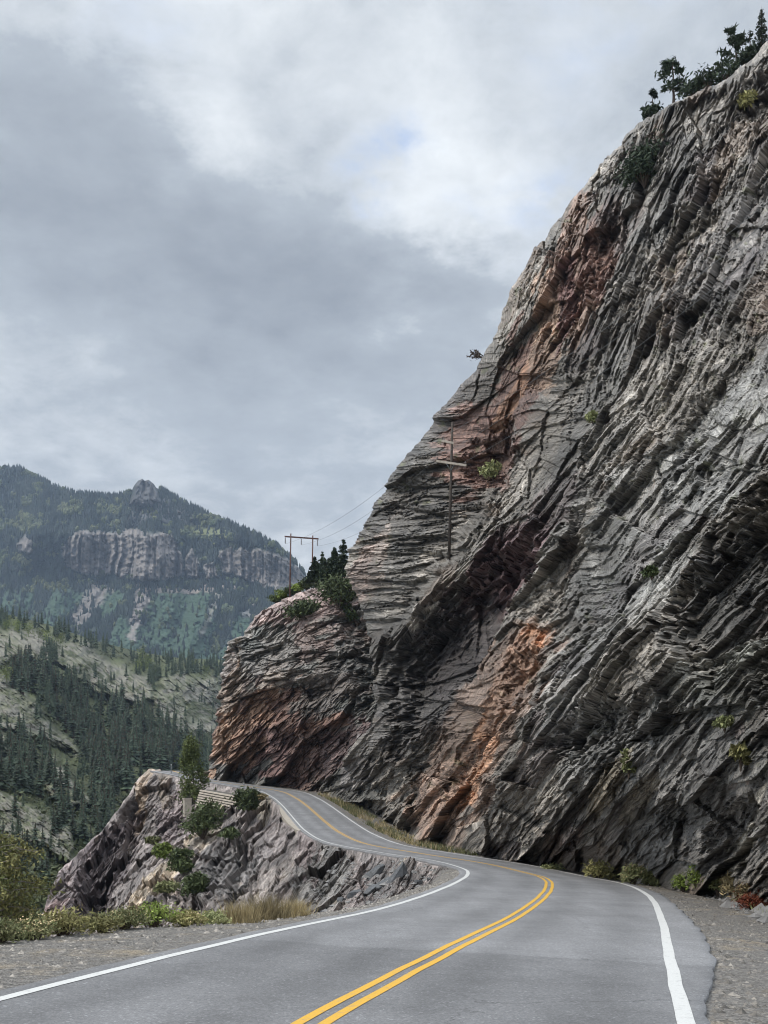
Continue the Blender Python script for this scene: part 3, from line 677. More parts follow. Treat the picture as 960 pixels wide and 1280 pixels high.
# ---- O: the outcrop below the road on the left
def build_outcrop():
    sel = [k for k in range(i_in - 6, len(RD)) if RD[k, 1] < 184.5 and RD[k, 0] > -33.4]
    edge = rp(-W - left_m - .12, -.10)[sel]
    ex, ey = prj(edge)
    o_ = np.argsort(ex); ex_s, ey_s = ex[o_], ey[o_]
    left = [(40, 1172), (52, 1150), (60, 1118), (75, 1088), (100, 1064), (128, 1037), (150, 1010), (163, 988), (174, 970), (186, 962.5), (200, 961)]
    NXs, NY = 640, 330
    x0 = 40; xs = np.linspace(x0, float(ex.max()) - 1, NXs)
    tx = np.array([p[0] for p in left if p[0] < ex_s[0]] + list(ex_s)); ty = np.array([p[1] for p in left if p[0] < ex_s[0]] + list(ey_s))
    yt = np.interp(xs, tx, ty)
    yt = yt + (fbm(xs / 9, xs * 0, 23, 4) - .5) * 6 * sstep(205, 180, xs)
    yb = np.interp(xs, [40, 200, 350, 440, 520, 600], [1180, 1178, 1172, 1156, 1132, 1104])
    yb = np.maximum(yb, yt + 2)
    t = np.linspace(0, 1, NY)
    X = np.repeat(xs[None], NY, 0); Y = yt[None] + (yb - yt)[None] * t[:, None]
    ctrl = [(float(a), float(b), q[1]) for a, b, q in list(zip(ex, ey, edge))[::6]]
    ctrl += [(186, 963, 187), (150, 1010, 180), (100, 1064, 160), (60, 1120, 140), (45, 1165, 128), (120, 1160, 108), (200, 1160, 88), (280, 1160, 70), (350, 1152, 58), (420, 1140, 50), (480, 1128, 46), (540, 1112, 46),
             (200, 1060, 148), (280, 1060, 118), (330, 1060, 104), (300, 1110, 84), (400, 1100, 68), (220, 1110, 112), (460, 1095, 60), (520, 1100, 53)]
    Z = tps(ctrl, X, Y)
    V = np.stack([(X - CX) / F * Z, Z, (CY - Y) / F * Z], -1); N = smooth_normals(V, 10)
    D = np.zeros(X.shape)
    for poly, dep, w, ramp in (([(150, 1010), (163, 990), (175, 1005), (160, 1055), (140, 1090), (130, 1140), (92, 1145), (102, 1100), (112, 1060), (140, 1040)], 11., 2.5, (.8, .3, 90, 110, 1060)),
                               ([(270, 1080), (280, 1060), (305, 1050), (318, 1062), (315, 1110), (290, 1125), (262, 1122), (262, 1100)], 6., 2.5, (.4, .9, 80, 270, 1060)),
                               ([(200, 1128), (215, 1108), (250, 1130), (262, 1145), (200, 1148)], 4.5, 2.5, None),
                               ([(390, 1080), (400, 1066), (412, 1072), (408, 1110), (395, 1120)], 1.6, 3, None),
                               ([(205, 1000), (228, 990), (232, 1040), (205, 1060)], 2.5, 4, None)):
        D = D - recess(X, Y, poly, dep, w, ramp)
    for (a0, b0), (a1, b1), wd, hgt in (((140, 1095), (185, 975), 9, 2.2), ((165, 1140), (300, 1010), 10, 1.4), ((265, 1140), (345, 1045), 10, 1.2), ((340, 1135), (400, 1070), 8, .8)):
        L = math.hypot(a1 - a0, b1 - b0); ux, uy = (a1 - a0) / L, (b1 - b0) / L
        p = (X - a0) * ux + (Y - b0) * uy; q = (X - a0) * uy - (Y - b0) * ux + (fbm(X / 25, Y / 25, 56, 3) - .5) * 14
        D = D + hgt * np.where(q < 0, 1 - sstep(0, 4, -q), np.exp(-(q / (wd * 2.5)) ** 2)) * sstep(-15, 20, p) * (1 - sstep(L - 15, L + 8, p))
    d1, i1, u1, v1 = folded(X, Y, Z, 54, 900, [(84, 46), (44, 22)], .46, 2.0)
    dirt = np.maximum(sstep(400, 450, X - (Y - 1100) * .3) * .45, np.exp(-((X - 385) / 40) ** 2 - ((Y - 1058) / 16) ** 2) * .6)
    D = D + d1 * (1 - .75 * dirt) + dirt * ((fbm(u1 / 12, v1 / 8, 66, 4) - .5) * .9)
    tp = sstep(0, .06, t)[:, None]
    D = D * tp; O_ = outward(V, N, .68); V1 = V + O_ * D[..., None]; X1, Y1 = prj(V1); Z1 = V1[..., 1]
    e1_, k1_, _, _ = folded(X1, Y1, Z1, 52, 920, [(24, 10.), (13, 5.4), (7, 3.2)], .65, 1.9)
    V2 = V1 + O_ * (e1_ * (1 - .5 * dirt) * tp)[..., None]
    i1 = i1[:2] + k1_
    nz = fbm(u1 / 45, v1 / 16, 903, 5, .6)
    g = .135 + .16 * sstep(.25, .75, nz)
    c = np.stack([g * 1.13, g * .975, g * .90], -1) * (.66 + .66 * i1[2])[..., None] * (.82 + .36 * i1[3])[..., None] * .88
    for col, w in blobs([(95, 1085, 30, 70, 55, (.25, .205, .20), .8), (172, 1010, 7, 70, 72, (.42, .33, .25), .95), (215, 1090, 8, 90, 48, (.46, .38, .29), .95), (260, 1050, 8, 40, 45, (.46, .40, .33), .8), (70, 1140, 12, 24, 60, (.33, .25, .235), .8), (130, 1085, 22, 75, 62, (.075, .058, .058), .9),  # veins and rock tones; the hollows are coloured darker as painted shade
                         (290, 1085, 30, 50, 45, (.115, .115, .112), .6), (400, 1090, 30, 40, 50, (.20, .195, .18), .6), (385, 1055, 40, 14, 0, (.24, .195, .185), .9), (460, 1088, 60, 14, -10, (.28, .235, .22), .9), (480, 1115, 60, 16, 20, (.23, .205, .195), .9), (340, 1040, 30, 30, 30, (.26, .225, .215), .6), (330, 1110, 18, 50, 50, (.27, .235, .21), .6), (225, 1020, 26, 40, 50, (.21, .17, .168), .7), (205, 975, 30, 8, 0, (.24, .20, .16), .8), (330, 1000, 24, 8, -20, (.28, .24, .18), .8)], X, Y, .6 * nz + .4 * i1[2]):
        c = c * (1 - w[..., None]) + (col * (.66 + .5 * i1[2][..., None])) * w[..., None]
    # tuck the top edge under the road, roll the left edge back
    tuck = V2[0].copy(); nn = (edge[np.argmin(np.abs(ex[None] - xs[:, None]), 1)])
    kk = np.array(sel)[np.argmin(np.abs(ex[None] - xs[:, None]), 1)]
    tk = tuck + np.c_[RN[kk] * 1.6, np.full(len(xs), -.35)]
    lf = xs < ex_s[0]
    bk = np.stack([tuck * (1 + dd / tuck[:, 1:2]) + np.array([.1, 0, -.14]) * dd for dd in (40, 18, 7, 2)], 0)
    tkk = np.stack([np.where(lf[:, None], bk[j], tk if j == 3 else tk + np.array([0, 0, -.3 * (3 - j)])) for j in range(4)], 0)
    sk_ = np.stack([V2[-1] + np.array([0, -.12 * dd, -dd]) for dd in (1.5, 4, 9, 18, 34, 60)], 0); sk_ = sk_ + (fbm(sk_[..., 0] / 5, sk_[..., 2] / 5, 404, 4)[..., None] - .5) * 1.5
    V3 = np.concatenate([tkk, V2, sk_], 0); c3 = np.concatenate([np.repeat(c[:1], 4, 0), c, np.repeat(c[-1:], 6, 0)], 0)
    R_, C_ = V3.shape[:2]
    fo_ = np.stack([u1, v1, 0 * u1], -1)
    tag(raw_mesh('rock_outcrop', V3, grid_faces(R_, C_), None, M_ROCK, None, False, c3, fol=np.concatenate([np.repeat(fo_[:1], 4, 0), fo_, fo_[-1:] - np.array([0, 1, 0]) * np.array([20, 50, 90, 160, 300, 500])[:, None, None]], 0)), kind='structure'); LOOK['O'] = V2
build_outcrop()

# ---- far mountain
def build_mountain():
    sk = np.array([(-140, 560), (-60, 577), (0, 587), (25, 587), (45, 598), (70, 611), (95, 618), (130, 622), (155, 620), (164, 615), (168, 606), (173, 600), (178, 599), (181, 602), (186, 600.5), (191, 603), (195, 610), (215, 620), (240, 635), (265, 647), (290, 657), (320, 670), (345, 684), (360, 697), (373, 709), (381, 719), (386, 735), (392, 765), (400, 800), (412, 850)], float)
    NC, NR = 620, 330
    xs = np.linspace(-140, 412, NC); yt = np.interp(xs, sk[:, 0], sk[:, 1]) + (fbm(xs / 5, xs * 0, 70, 3) - .5) * 2.5
    yb = np.full(NC, 872.)
    t = np.linspace(0, 1, NR); X = np.repeat(xs[None], NR, 0); Y = yt[None] + (yb - yt)[None] * t[:, None]
    Z = np.interp(Y, [560, 600, 660, 668, 728, 740, 870], [3350, 3250, 3060, 3000, 2960, 2880, 2250])
    Z = Z + (X - 150) * -.6 + (fbm(X / 60, Y / 90, 71, 4) - .5) * 260
    Z = Z + 240 * np.clip((X - 330) / 60, 0, 1.3) ** 2
    # draws running down the lower slope
    Z = Z + sstep(720, 780, Y) * (fbm((X + Y * .25) / 26, Y / 400, 72, 3) - .5) * 180
    band = np.zeros(X.shape)
    for pl in ([(76, 694), (84, 670), (105, 663), (150, 667), (158, 660), (172, 660), (186, 670), (200, 664), (216, 668), (226, 690), (232, 720), (200, 728), (170, 724), (140, 720), (110, 718), (86, 710)],
               [(275, 690), (290, 686), (330, 688), (362, 700), (384, 722), (386, 742), (340, 738), (300, 722), (276, 716)], [(232, 700), (240, 686), (250, 706), (246, 722), (232, 722)], [(255, 708), (268, 700), (275, 722), (258, 724)], [(20, 680), (32, 668), (42, 676), (40, 690), (24, 692)]):
        band = np.maximum(band, sstep(-3, 3, polysd(pl, X, Y) + (fbm(X / 6, Y / 12, 73, 3) - .5) * 8))
    Xw = X + (fbm(X / 30, Y / 30, 70, 2) - .5) * 8 + (Y - 690) * .06
    r1 = np.abs(fbm(Xw / 13, Y / 300, 74, 2) - .5) * 2; r2 = np.abs(fbm(Xw / 4.2, Y / 160, 75, 2) - .5) * 2; cid = fbm(Xw / 2.6, Y / 60, 76, 3)
    Z = Z - band * (60 - 85 * r1 - 50 * r2)
    spire = sstep(-3, 3, polysd([(162, 630), (167, 618), (169, 604), (178, 597), (192, 600), (196, 612), (200, 626), (190, 632)], X, Y))
    upper = sstep(-5, 5, polysd([(160, 652), (164, 626), (198, 618), (226, 633), (246, 648), (236, 656), (200, 656)], X, Y) + (fbm(X / 8, Y / 8, 79, 3) - .5) * 14)
    Z = Z - spire * 60 * (.2 + 1.8 * fbm(X / 5, Y / 9, 76, 3)) - upper * 40 * fbm(X / 7, Y / 9, 81, 3)
    Z = Z + 40 * (fbm(X / 4, Y / 4, 77, 3) - .5)
    V = np.stack([(X - CX) / F * Z, Z, (CY - Y) / F * Z], -1)
    nz = fbm(X / 7, Y / 5, 78, 4, .6)
    c = np.empty(X.shape + (3,)); c[:] = np.array([.026, .036, .030]); c = c * (.7 + .7 * nz)[..., None]
    low = sstep(728, 748, Y) * sstep(.35, .5, fbm(X / 30 + Y / 90, Y / 50, 83, 3))
    gcol = np.array([.034, .060, .038])
    c = c * (1 - low[..., None]) + low[..., None] * gcol * (.75 + .5 * fbm(X / 3, Y / 3, 82, 3))[..., None]
    def put(w, col, var=.5):
        nonlocal c; w = w[..., None]; c = c * (1 - w) + np.array(col) * (1 - var / 2 + var * nz)[..., None] * w
    put(sstep(-4, 4, polysd([(90, 770), (120, 725), (140, 735), (112, 775), (96, 790)], X, Y) + (nz - .5) * 14) * .85, (.17, .152, .14))
    put(sstep(-3, 3, polysd([(160, 800), (168, 740), (178, 735), (190, 745), (176, 775), (168, 802)], X, Y) + (nz - .5) * 12) * .85, (.19, .168, .156))
    put(sstep(-3, 3, polysd([(255, 775), (272, 740), (280, 742), (262, 780), (248, 800)], X, Y) + (nz - .5) * 10) * .7, (.24, .225, .20))
    put(sstep(-3, 3, polysd([(302, 760), (312, 745), (322, 758), (318, 772), (304, 772)], X, Y) + (nz - .5) * 8) * .7, (.22, .21, .205))
    put(sstep(-2, 2, polysd([(168, 730), (200, 724), (270, 728), (300, 734), (240, 742), (176, 738)], X, Y) + (nz - .5) * 9) * .8, (.21, .175, .155))
    put(sstep(-4, 4, polysd([(235, 655), (275, 660), (292, 668), (270, 680), (240, 672)], X, Y) + (nz - .5) * 10) * .8, (.13, .14, .06))
    put(upper * .8, (.085, .085, .088)); put(spire * .95, (.062, .060, .060), 1.1)
    put(band * .95, (.16, .142, .13), .7)
    c = np.where(band[..., None] > .5, c * (.62 + .76 * cid[..., None]), c)
    # back side
    E = V[0]; pre = np.stack([E * (1 + dd / E[:, 1:2]) + np.array([0, 0, -.5]) * dd for dd in (500, 250, 100, 30)], 0)
    V3 = np.concatenate([pre, V], 0); c3 = np.concatenate([np.repeat(c[:1], 4, 0), c], 0)
    tag(raw_mesh('mountain', V3, grid_faces(*V3.shape[:2]), None, M_FARROCK, None, True, c3), kind='structure'); LOOK['M'] = V
    # its forest: far trees nobody could count
    rng = np.random.default_rng(5)
    rock = np.maximum.reduce([band, upper * .6, spire, 1. * (np.abs(X - 181) < 17) * (Y < 628)])
    dens = np.clip(1.1 - rock * 1.4, 0, 1) * np.where(Y > 735, np.clip(1 - low * 1.1, .05, 1) * .75, 1)
    for pl in ([(90, 770), (120, 725), (140, 735), (112, 775), (96, 790)], [(160, 800), (168, 740), (178, 735), (190, 745), (176, 775), (168, 802)], [(235, 655), (275, 660), (292, 668), (270, 680), (240, 672)]):
        dens = dens * (1 - .8 * sstep(-2, 2, polysd(pl, X, Y)))
    dens = dens * (.35 + 1.0 * sstep(.35, .6, fbm(X / 12, Y / 9, 91, 3)))
    n = 30000
    ii = rng.integers(0, NR, n * 3); jj = rng.integers(0, NC, n * 3)
    area = ((yb - yt) / 300.)[jj]
    ok = rng.random(n * 3) < dens[ii, jj] * area * .8; ii, jj = ii[ok][:n], jj[ok][:n]
    # a row along the skyline
    sj = rng.integers(0, NC, 700); sj = sj[(np.abs(xs[sj] - 181) > 19) & (xs[sj] < 384)]
    base = np.vstack([V[ii, jj], V[0, sj]])
    px_ = np.r_[X[ii, jj], X[0, sj]]; py_ = np.r_[Y[ii, jj], Y[0, sj]]
    asp = sstep(.60, .68, fbm(px_ / 16, py_ / 9, 92, 3) + .10 * np.exp(-((px_ - 25) / 35) ** 2 - ((py_ - 655) / 22) ** 2) + .22 * np.exp(-((px_ - 245) / 22) ** 2 - ((py_ - 668) / 7) ** 2)) > rng.random(len(px_))
    hgt = rng.uniform(11, 20, len(base)); 
    def cones(B, Hh, wfac, lumps):
        n_ = len(B); a = np.linspace(0, 2 * np.pi, 6)[:-1]
        rw = Hh * wfac
        if lumps:
            lv = [(0, .25), (.25, .9), (.6, 1.), (.9, .5)]
        else:
            lv = [(-.15, .9), (.1, 1.), (.5, .55)]
        rings = []
        for zf, rf in lv:
            jit = rng.uniform(.65, 1.25, (n_, 5))
            rings.append(np.stack([B[:, None, 0] + np.cos(a) * rw[:, None] * rf * jit, B[:, None, 1] + np.sin(a) * rw[:, None] * rf * jit, B[:, None, 2] + Hh[:, None] * zf + 0 * jit], -1))
        tip = B + np.c_[rng.normal(0, .3, (n_, 2)), Hh]
        L_ = len(lv); VV = np.concatenate([np.concatenate(rings, 1), tip[:, None]], 1); k = 5 * L_ + 1
        f4 = []; f3 = []
        for r_ in range(L_ - 1):
            for q in range(5):
                f4.append((r_ * 5 + q, r_ * 5 + (q + 1) % 5, (r_ + 1) * 5 + (q + 1) % 5, (r_ + 1) * 5 + q))
        for q in range(5): f3.append(((L_ - 1) * 5 + q, (L_ - 1) * 5 + (q + 1) % 5, 5 * L_))
        off = (np.arange(n_) * k)[:, None, None]
        return VV.reshape(-1, 3), (np.array(f4)[None] + off).reshape(-1, 4), (np.array(f3)[None] + off).reshape(-1, 3)
    v_, a4, a3 = cones(base[~asp], hgt[~asp], .2, False)
    tag(raw_mesh('conifer_forest', v_, a4, a3, M_FORESTFAR), 'dark conifer forest covering the far blue mountain', 'forest', kind='stuff')
    v_, a4, a3 = cones(base[asp], hgt[asp] * .75, .36, True)
    tag(raw_mesh('aspen_forest', v_, a4, a3, M_ASPENFAR), 'yellow green aspen stands among the far mountain conifers', 'forest', kind='stuff')
build_mountain()

# ---- conifers
def conifer_parts(h, r, whorls, per, seed, mt=None, droop=.25, sparse=0., twigs=0):
    rng = np.random.default_rng(seed)
    tr = MB(); lean = rng.normal(0, .012 * h, 2)
    zz = np.linspace(-.04 * h, h, 7)
    pts = np.c_[lean[0] * (zz / h) ** 2, lean[1] * (zz / h) ** 2, zz]
    tr.tube(pts, np.interp(zz, [0, h], [.018 * h + .03, .004]), 6)
    cr_ = MB()
    for w in range(whorls):
        f = (w + rng.uniform(-.3, .3)) / whorls; f = min(max(f, 0), 1)
        z = h * (.10 + .88 * f)
        L = r * (1 - f) ** .85 * rng.uniform(.75, 1.15) + .03 * r
        a0 = rng.uniform(0, 6.28)
        for b in range(per):
            if rng.random() < sparse: continue
            a = a0 + 6.283 * b / per + rng.normal(0, .2); l = L * rng.uniform(.55, 1.25)
            d = np.array([math.cos(a), math.sin(a), 0]); s = np.array([-d[1], d[0], 0])
            c0 = np.array([np.interp(z, zz, pts[:, 0]), np.interp(z, zz, pts[:, 1]), z])
            dr = droop * l * rng.uniform(.6, 1.4); wd = l * rng.uniform(.20, .32); th = h / whorls * .55
            mid = c0 + d * l * .55 + np.array([0, 0, -dr * .35]); tip = c0 + d * l + np.array([0, 0, -dr])
            if twigs == 0:
                cr_.add([c0 + (0, 0, th), mid + s * wd - (0, 0, th * .5), tip, mid - s * wd - (0, 0, th * .5), mid + (0, 0, th * .45)], f3=[(0, 1, 4), (1, 2, 4), (2, 3, 4), (3, 0, 4)])
            else:
                n = max(5, int(twigs * l / r) + 4)
                q = rng.uniform(.12, 1, n)[:, None]
                C_ = c0 + (tip - c0) * q + s * rng.normal(0, 1, (n, 1)) * wd * (1.1 - q) + np.c_[np.zeros((n, 2)), rng.normal(0, th * .35, n) - .1 * th]
                cr_.leaves(C_, .055 * r + .1 * l * .5, .5, 1.5, rng)
                tr.tube([c0, mid, tip], [.012 * r, .008 * r, .003 * r], 3, False)
    return tr, cr_

# ---- the valley side
def build_hill():
    sk = np.array([(-160, 728), (-80, 748), (0, 766), (30, 773), (60, 781), (90, 791), (120, 801), (150, 809), (180, 816), (220, 822), (300, 826)], float)
    NC, NR = 480, 520
    xs = np.linspace(-160, 300, NC); yt = np.interp(xs, sk[:, 0], sk[:, 1])
    t = np.linspace(0, 1, NR); X = np.repeat(xs[None], NR, 0); Y = yt[None] + (1185 - yt)[None] * t[:, None]
    ctrl = [(0, 766, 900), (150, 810, 1050), (290, 826, 1150), (270, 900, 900), (190, 860, 800), (100, 830, 760), (0, 850, 560), (100, 930, 560), (200, 960, 520), (270, 960, 640), (0, 950, 380), (100, 1010, 360), (160, 1020, 380), (0, 1050, 260), (60, 1080, 255), (120, 1080, 280), (0, 1150, 190), (250, 1150, 260), (-150, 740, 800), (-150, 900, 420), (-150, 1150, 160), (280, 1050, 420)]
    Z = tps(ctrl, X, Y)
    e = (fbm(X / 26, Y / 20, 31, 4) - .5) * 22
    humps = [([(-60, 778), (0, 786), (60, 792), (105, 806), (150, 832), (188, 856), (196, 872), (170, 885), (120, 868), (70, 830), (20, 826), (-60, 830)], .035),
             ([(206, 852), (222, 843), (256, 848), (300, 862), (300, 925), (240, 918), (196, 900), (190, 880)], .03),
             ([(-60, 840), (0, 850), (28, 868), (52, 893), (92, 925), (96, 940), (60, 930), (20, 915), (-60, 900)], .045),
             ([(55, 955), (68, 946), (100, 984), (127, 1006), (122, 1016), (90, 1010), (60, 985)], .07),
             ([(-40, 980), (0, 985), (50, 1015), (95, 1045), (88, 1075), (40, 1060), (-40, 1040)], .07), ([(-40, 885), (0, 900), (18, 925), (12, 945), (-40, 930)], .05)]
    rock = np.zeros(X.shape)
    for pl, k in humps:
        w = sstep(-5, 6, polysd(pl, X, Y) + e); Z = Z * (1 - k * w); rock = np.maximum(rock, w)
    u = X * .8 + Y * .6; v = -X * .6 + Y * .8
    f1, id1, c1 = facet(u / 26 + fbm(X / 20, Y / 20, 32, 3), v / 6 + fbm(X / 20, Y / 20, 33, 3), 34, .8, .4, True)
    f2, id2, c2 = facet(u / 8, v / 2.2 + fbm(X / 9, Y / 9, 35, 3), 36, .8, .4, True)
    Z = Z * (1 + .014 * f1 + .007 * f2 + .03 * (fbm(X / 14, Y / 12, 37, 4) - .5))
    V = np.stack([(X - CX) / F * Z, Z, (CY - Y) / F * Z], -1)
    nz = fbm(u / 9, v / 3.5, 38, 5, .6); ng = fbm(X / 16, Y / 9, 39, 4)
    c = np.empty(X.shape + (3,)); c[:] = np.array([.055, .062, .032]); c *= (.6 + .8 * nz)[..., None]
    rc = np.array([.155, .147, .122]) * (.55 + .75 * nz)[..., None] * (.75 + .5 * id2)[..., None]
    w = (rock * sstep(.30, .5, nz + (id1 - .5) * .3))[..., None]; c = c * (1 - w) + rc * w
    grass = (sstep(.46, .58, ng) * .5)[..., None]; c = c * (1 - grass) + np.array([.085, .098, .045]) * (.65 + .7 * nz)[..., None] * grass
    pale = (rock * sstep(.56, .68, fbm(u / 14, v / 3, 43, 4)) * .7)[..., None]; c = c * (1 - pale) + np.array([.17, .165, .13]) * pale
    E = V[0]; pre = np.stack([E * (1 + dd / E[:, 1:2]) + np.array([0, 0, -.3]) * dd for dd in (300, 120, 40)], 0)
    lo_ = np.stack([V[-1] + np.array([0, -.9 * dd, -dd * .6]) for dd in (20, 50, 90)], 0)
    V3 = np.concatenate([pre, V, lo_], 0); c3 = np.concatenate([np.repeat(c[:1], 3, 0), c, np.repeat(c[-1:], 3, 0)], 0)
    tag(raw_mesh('hillside', V3, grid_faces(*V3.shape[:2]), None, M_HILL, None, False, c3), kind='structure'); LOOK['H'] = V
    # conifers: density in view, thin on the bare rock
    rng = np.random.default_rng(15)
    pts = []
    def zone(poly, n, hh, keep=.06):
        p = np.array(poly); lo, hi = p.min(0), p.max(0); k = 0; tries = 0
        while k < n and tries < n * 60:
            tries += 1
            x, y = rng.uniform(lo[0], hi[0]), rng.uniform(lo[1], hi[1])
            if polysd(poly, np.array([x]), np.array([y]))[0] < 0: continue
            j = int((x + 160) / 460 * (NC - 1)); i = int(np.clip((y - yt[j]) / (1185 - yt[j]), 0, 1) * (NR - 1))
            if rng.random() > 1 - (1 - keep) * rock[i, j]: continue
            pts.append((V[i, j].copy(), rng.uniform(*hh), x, y)); k += 1
    zone([(-20, 764), (30, 774), (90, 792), (150, 810), (150, 828), (112, 812), (60, 796), (-20, 784)], 75, (9, 15), .4)
    zone([(150, 812), (200, 822), (285, 828), (285, 850), (205, 848), (196, 868), (165, 838)], 110, (9, 15), .3)
    zone([(0, 845), (60, 830), (120, 870), (180, 885), (200, 900), (235, 925), (272, 930), (272, 965), (180, 975), (130, 1012), (95, 935), (50, 890), (0, 850)], 330, (11, 17))
    zone([(45, 808), (85, 820), (80, 835), (50, 826)], 16, (9, 13), 1)
    zone([(-20, 905), (30, 925), (60, 940), (70, 990), (40, 1000), (-20, 985)], 70, (8, 13), .3)
    zone([(100, 960), (150, 1000), (150, 1050), (110, 1075), (80, 1050), (70, 1000)], 60, (7, 11), .3)
    zone([(-10, 1000), (60, 1010), (90, 1060), (60, 1110), (-10, 1090)], 34, (4, 8), .4)
    zone([(-30, 780), (190, 850), (190, 880), (100, 850), (-30, 830)], 22, (6, 11), 1)
    zone([(-30, 845), (90, 900), (100, 950), (40, 930), (-30, 900)], 12, (7, 12), 1)
    zone([(205, 850), (275, 860), (275, 920), (220, 915)], 16, (6, 10), 1)
    pts.sort(key=lambda q: q[0][1] / q[1])
    protos = []
    for s in range(7):
        tr, cw = conifer_parts(1., .155 + .025 * (s % 3), 15, 7, 300 + s, droop=.3)
        cw.v += tr.v; cw.c += tr.c
        cw.f4 += [q + cw.n for q in tr.f4] if False else []
        base = cw.n
        f3 = np.vstack(cw.f3); nV = np.vstack(cw.v)
        f4 = np.vstack(tr.f4) + base; t3 = np.vstack(tr.f3) + base
        mi = np.r_[np.ones(len(f4)), np.zeros(len(f3)), np.ones(len(t3))]
        o = raw_mesh('spruce_tree', nV, f4, np.vstack([f3, t3]), [M_SPRUCE, M_BARK], midx=mi)
        protos.append(o)
    G = 'conifers on the valley side'
    def lab(x, y):
        if y < 800 and x < 150: return 'dark spruce in the tree line along the crest of the valley side'
        if x >= 150 and y < 870: return 'dark spruce in the wood behind the grey rock humps'
        if y > 985: return 'small dark spruce low on the grassy gorge slope'
        if x < 75 and y > 890: return 'dark spruce on the slope at the left below the pale rocks'
        return 'dark spruce in the dense wood filling the hollow of the valley side'
    used = set()
    n_ind = 0
    rest = []
    for q, h, x, y in pts:
        s = int(rng.integers(0, 7))
        asp = rng.random() < .0
        if n_ind < 285:
            if s not in used: o = protos[s]; used.add(s)
            else: o = protos[s].copy(); COL.objects.link(o)
            o.location = tuple(q - np.array([0, 0, .3])); wf = rng.uniform(1.05, 1.6); o.scale = (h * wf, h * wf, h); o.rotation_euler = (0, 0, rng.uniform(0, 6.28))
            tag(o, lab(x, y), 'tree', G); n_ind += 1
        else: rest.append((s, q, h, rng.uniform(0, 6.28)))
    mv = []; m4 = []; m3 = []; mi4 = []; n0 = 0
    for s, q, h, a in rest:
        me = protos[s].data; co = np.empty(len(me.vertices) * 3, np.float32); me.vertices.foreach_get('co', co); co = co.reshape(-1, 3)
        ca, sa = math.cos(a), math.sin(a); Rm = np.array([[ca, -sa, 0], [sa, ca, 0], [0, 0, 1]])
        mv.append(co @ Rm.T * h + q)
        idx = np.array([list(p.vertices) for p in me.polygons if len(p.vertices) == 3]); m3.append(idx + n0); n0 += len(co)
    if rest: tag(raw_mesh('distant_spruce_wood', np.vstack(mv), None, np.vstack(m3), M_SPRUCE), 'distant spruces massed behind the rock humps of the valley side', 'wood', kind='stuff')
    # low scrub between the trees
    n_ = 2600; ii = rng.integers(8, NR - 4, n_ * 4); jj = rng.integers(0, NC, n_ * 4); kk = (rng.random(n_ * 4) < (.03 + .97 * (1 - rock[ii, jj])) * sstep(.40, .55, ng[ii, jj] * -1 + .98)); ii, jj = ii[kk][:n_], jj[kk][:n_]
    sc = MB()
    for a_, b_ in zip(ii, jj):
        q_ = V[a_, b_]; r_ = rng.uniform(.6, 1.9); sc.leaves(q_ + np.abs(rng.normal(0, 1, (16, 3))) * [r_ * .7, r_ * .7, r_ * .7] * rng.choice([-1, 1], (16, 3)) * [1, 1, 1], .42 * r_, .2, 1.1, rng)
    tag(sc.build('scrub', M_SCRUB), 'low dark scrub between the trees and rocks of the valley side', 'scrub', kind='stuff')
    # pale green aspens on the crest
    mb = MB(); r2 = np.random.default_rng(8)
    G2 = 'aspens on the crest of the valley side'
    first = None
    for x, y, hh in ((8, 788, 7), (22, 790, 8), (36, 795, 8), (48, 800, 7), (60, 806, 9), (75, 806, 8), (12, 782, 7), (184, 838, 11), (196, 846, 9), (178, 828, 11), (172, 840, 9), (240, 838, 8), (258, 844, 8), (8, 852, 7)):
        q = surf('H', x, y)
        if first is None:
            C_ = []
            for _ in range(9):
                cc = r2.normal(0, 1, 3) * np.array([.16, .16, .22]) + np.array([0, 0, .58]); C_.append(cc + r2.normal(0, .13, (45, 3)))
            mb.leaves(np.vstack(C_), .04, .2, 1.2, r2); mb.tube([(0, 0, -.03), (0, 0, .5)], [.02, .012], 5)
            o = first = mb.build('aspen_tree', M_ASPEN)
        else: o = first.copy(); COL.objects.link(o)
        o.location = tuple(q); o.scale = (hh,) * 3; o.rotation_euler = (0, 0, r2.uniform(0, 6))
        tag(o, 'pale yellow green aspen ' + ('at the left crest of the valley side' if x < 100 else 'in the wood behind the grey rock humps'), 'tree', G2)
build_hill()

# ---- ground under everything
gx = np.linspace(-2400, 1500, 40); gy = np.linspace(-110, 3750, 40)
GX, GY = np.meshgrid(gx, gy)
GZ = -70 + (fbm(GX / 300, GY / 300, 4, 3) - .5) * 30
m_g, nt_g, b_g = nodes('valley_floor'); n_g = noise(nt_g, .02, 6, .6, obco(nt_g))
lk(nt_g, mix(nt_g, n_g.outputs[0], (.04, .05, .025), (.10, .10, .06)), b_g.inputs['Base Color'])
gv = np.stack([GX, GY, GZ], -1); i = np.arange(1600).reshape(40, 40)
tag(raw_mesh('ground', gv, np.stack([i[:-1, :-1], i[:-1, 1:], i[1:, 1:], i[1:, :-1]], -1).reshape(-1, 4), None, m_g, None, True), kind='structure')

LOOK['S'] = SHL; LOOK['R'] = VR
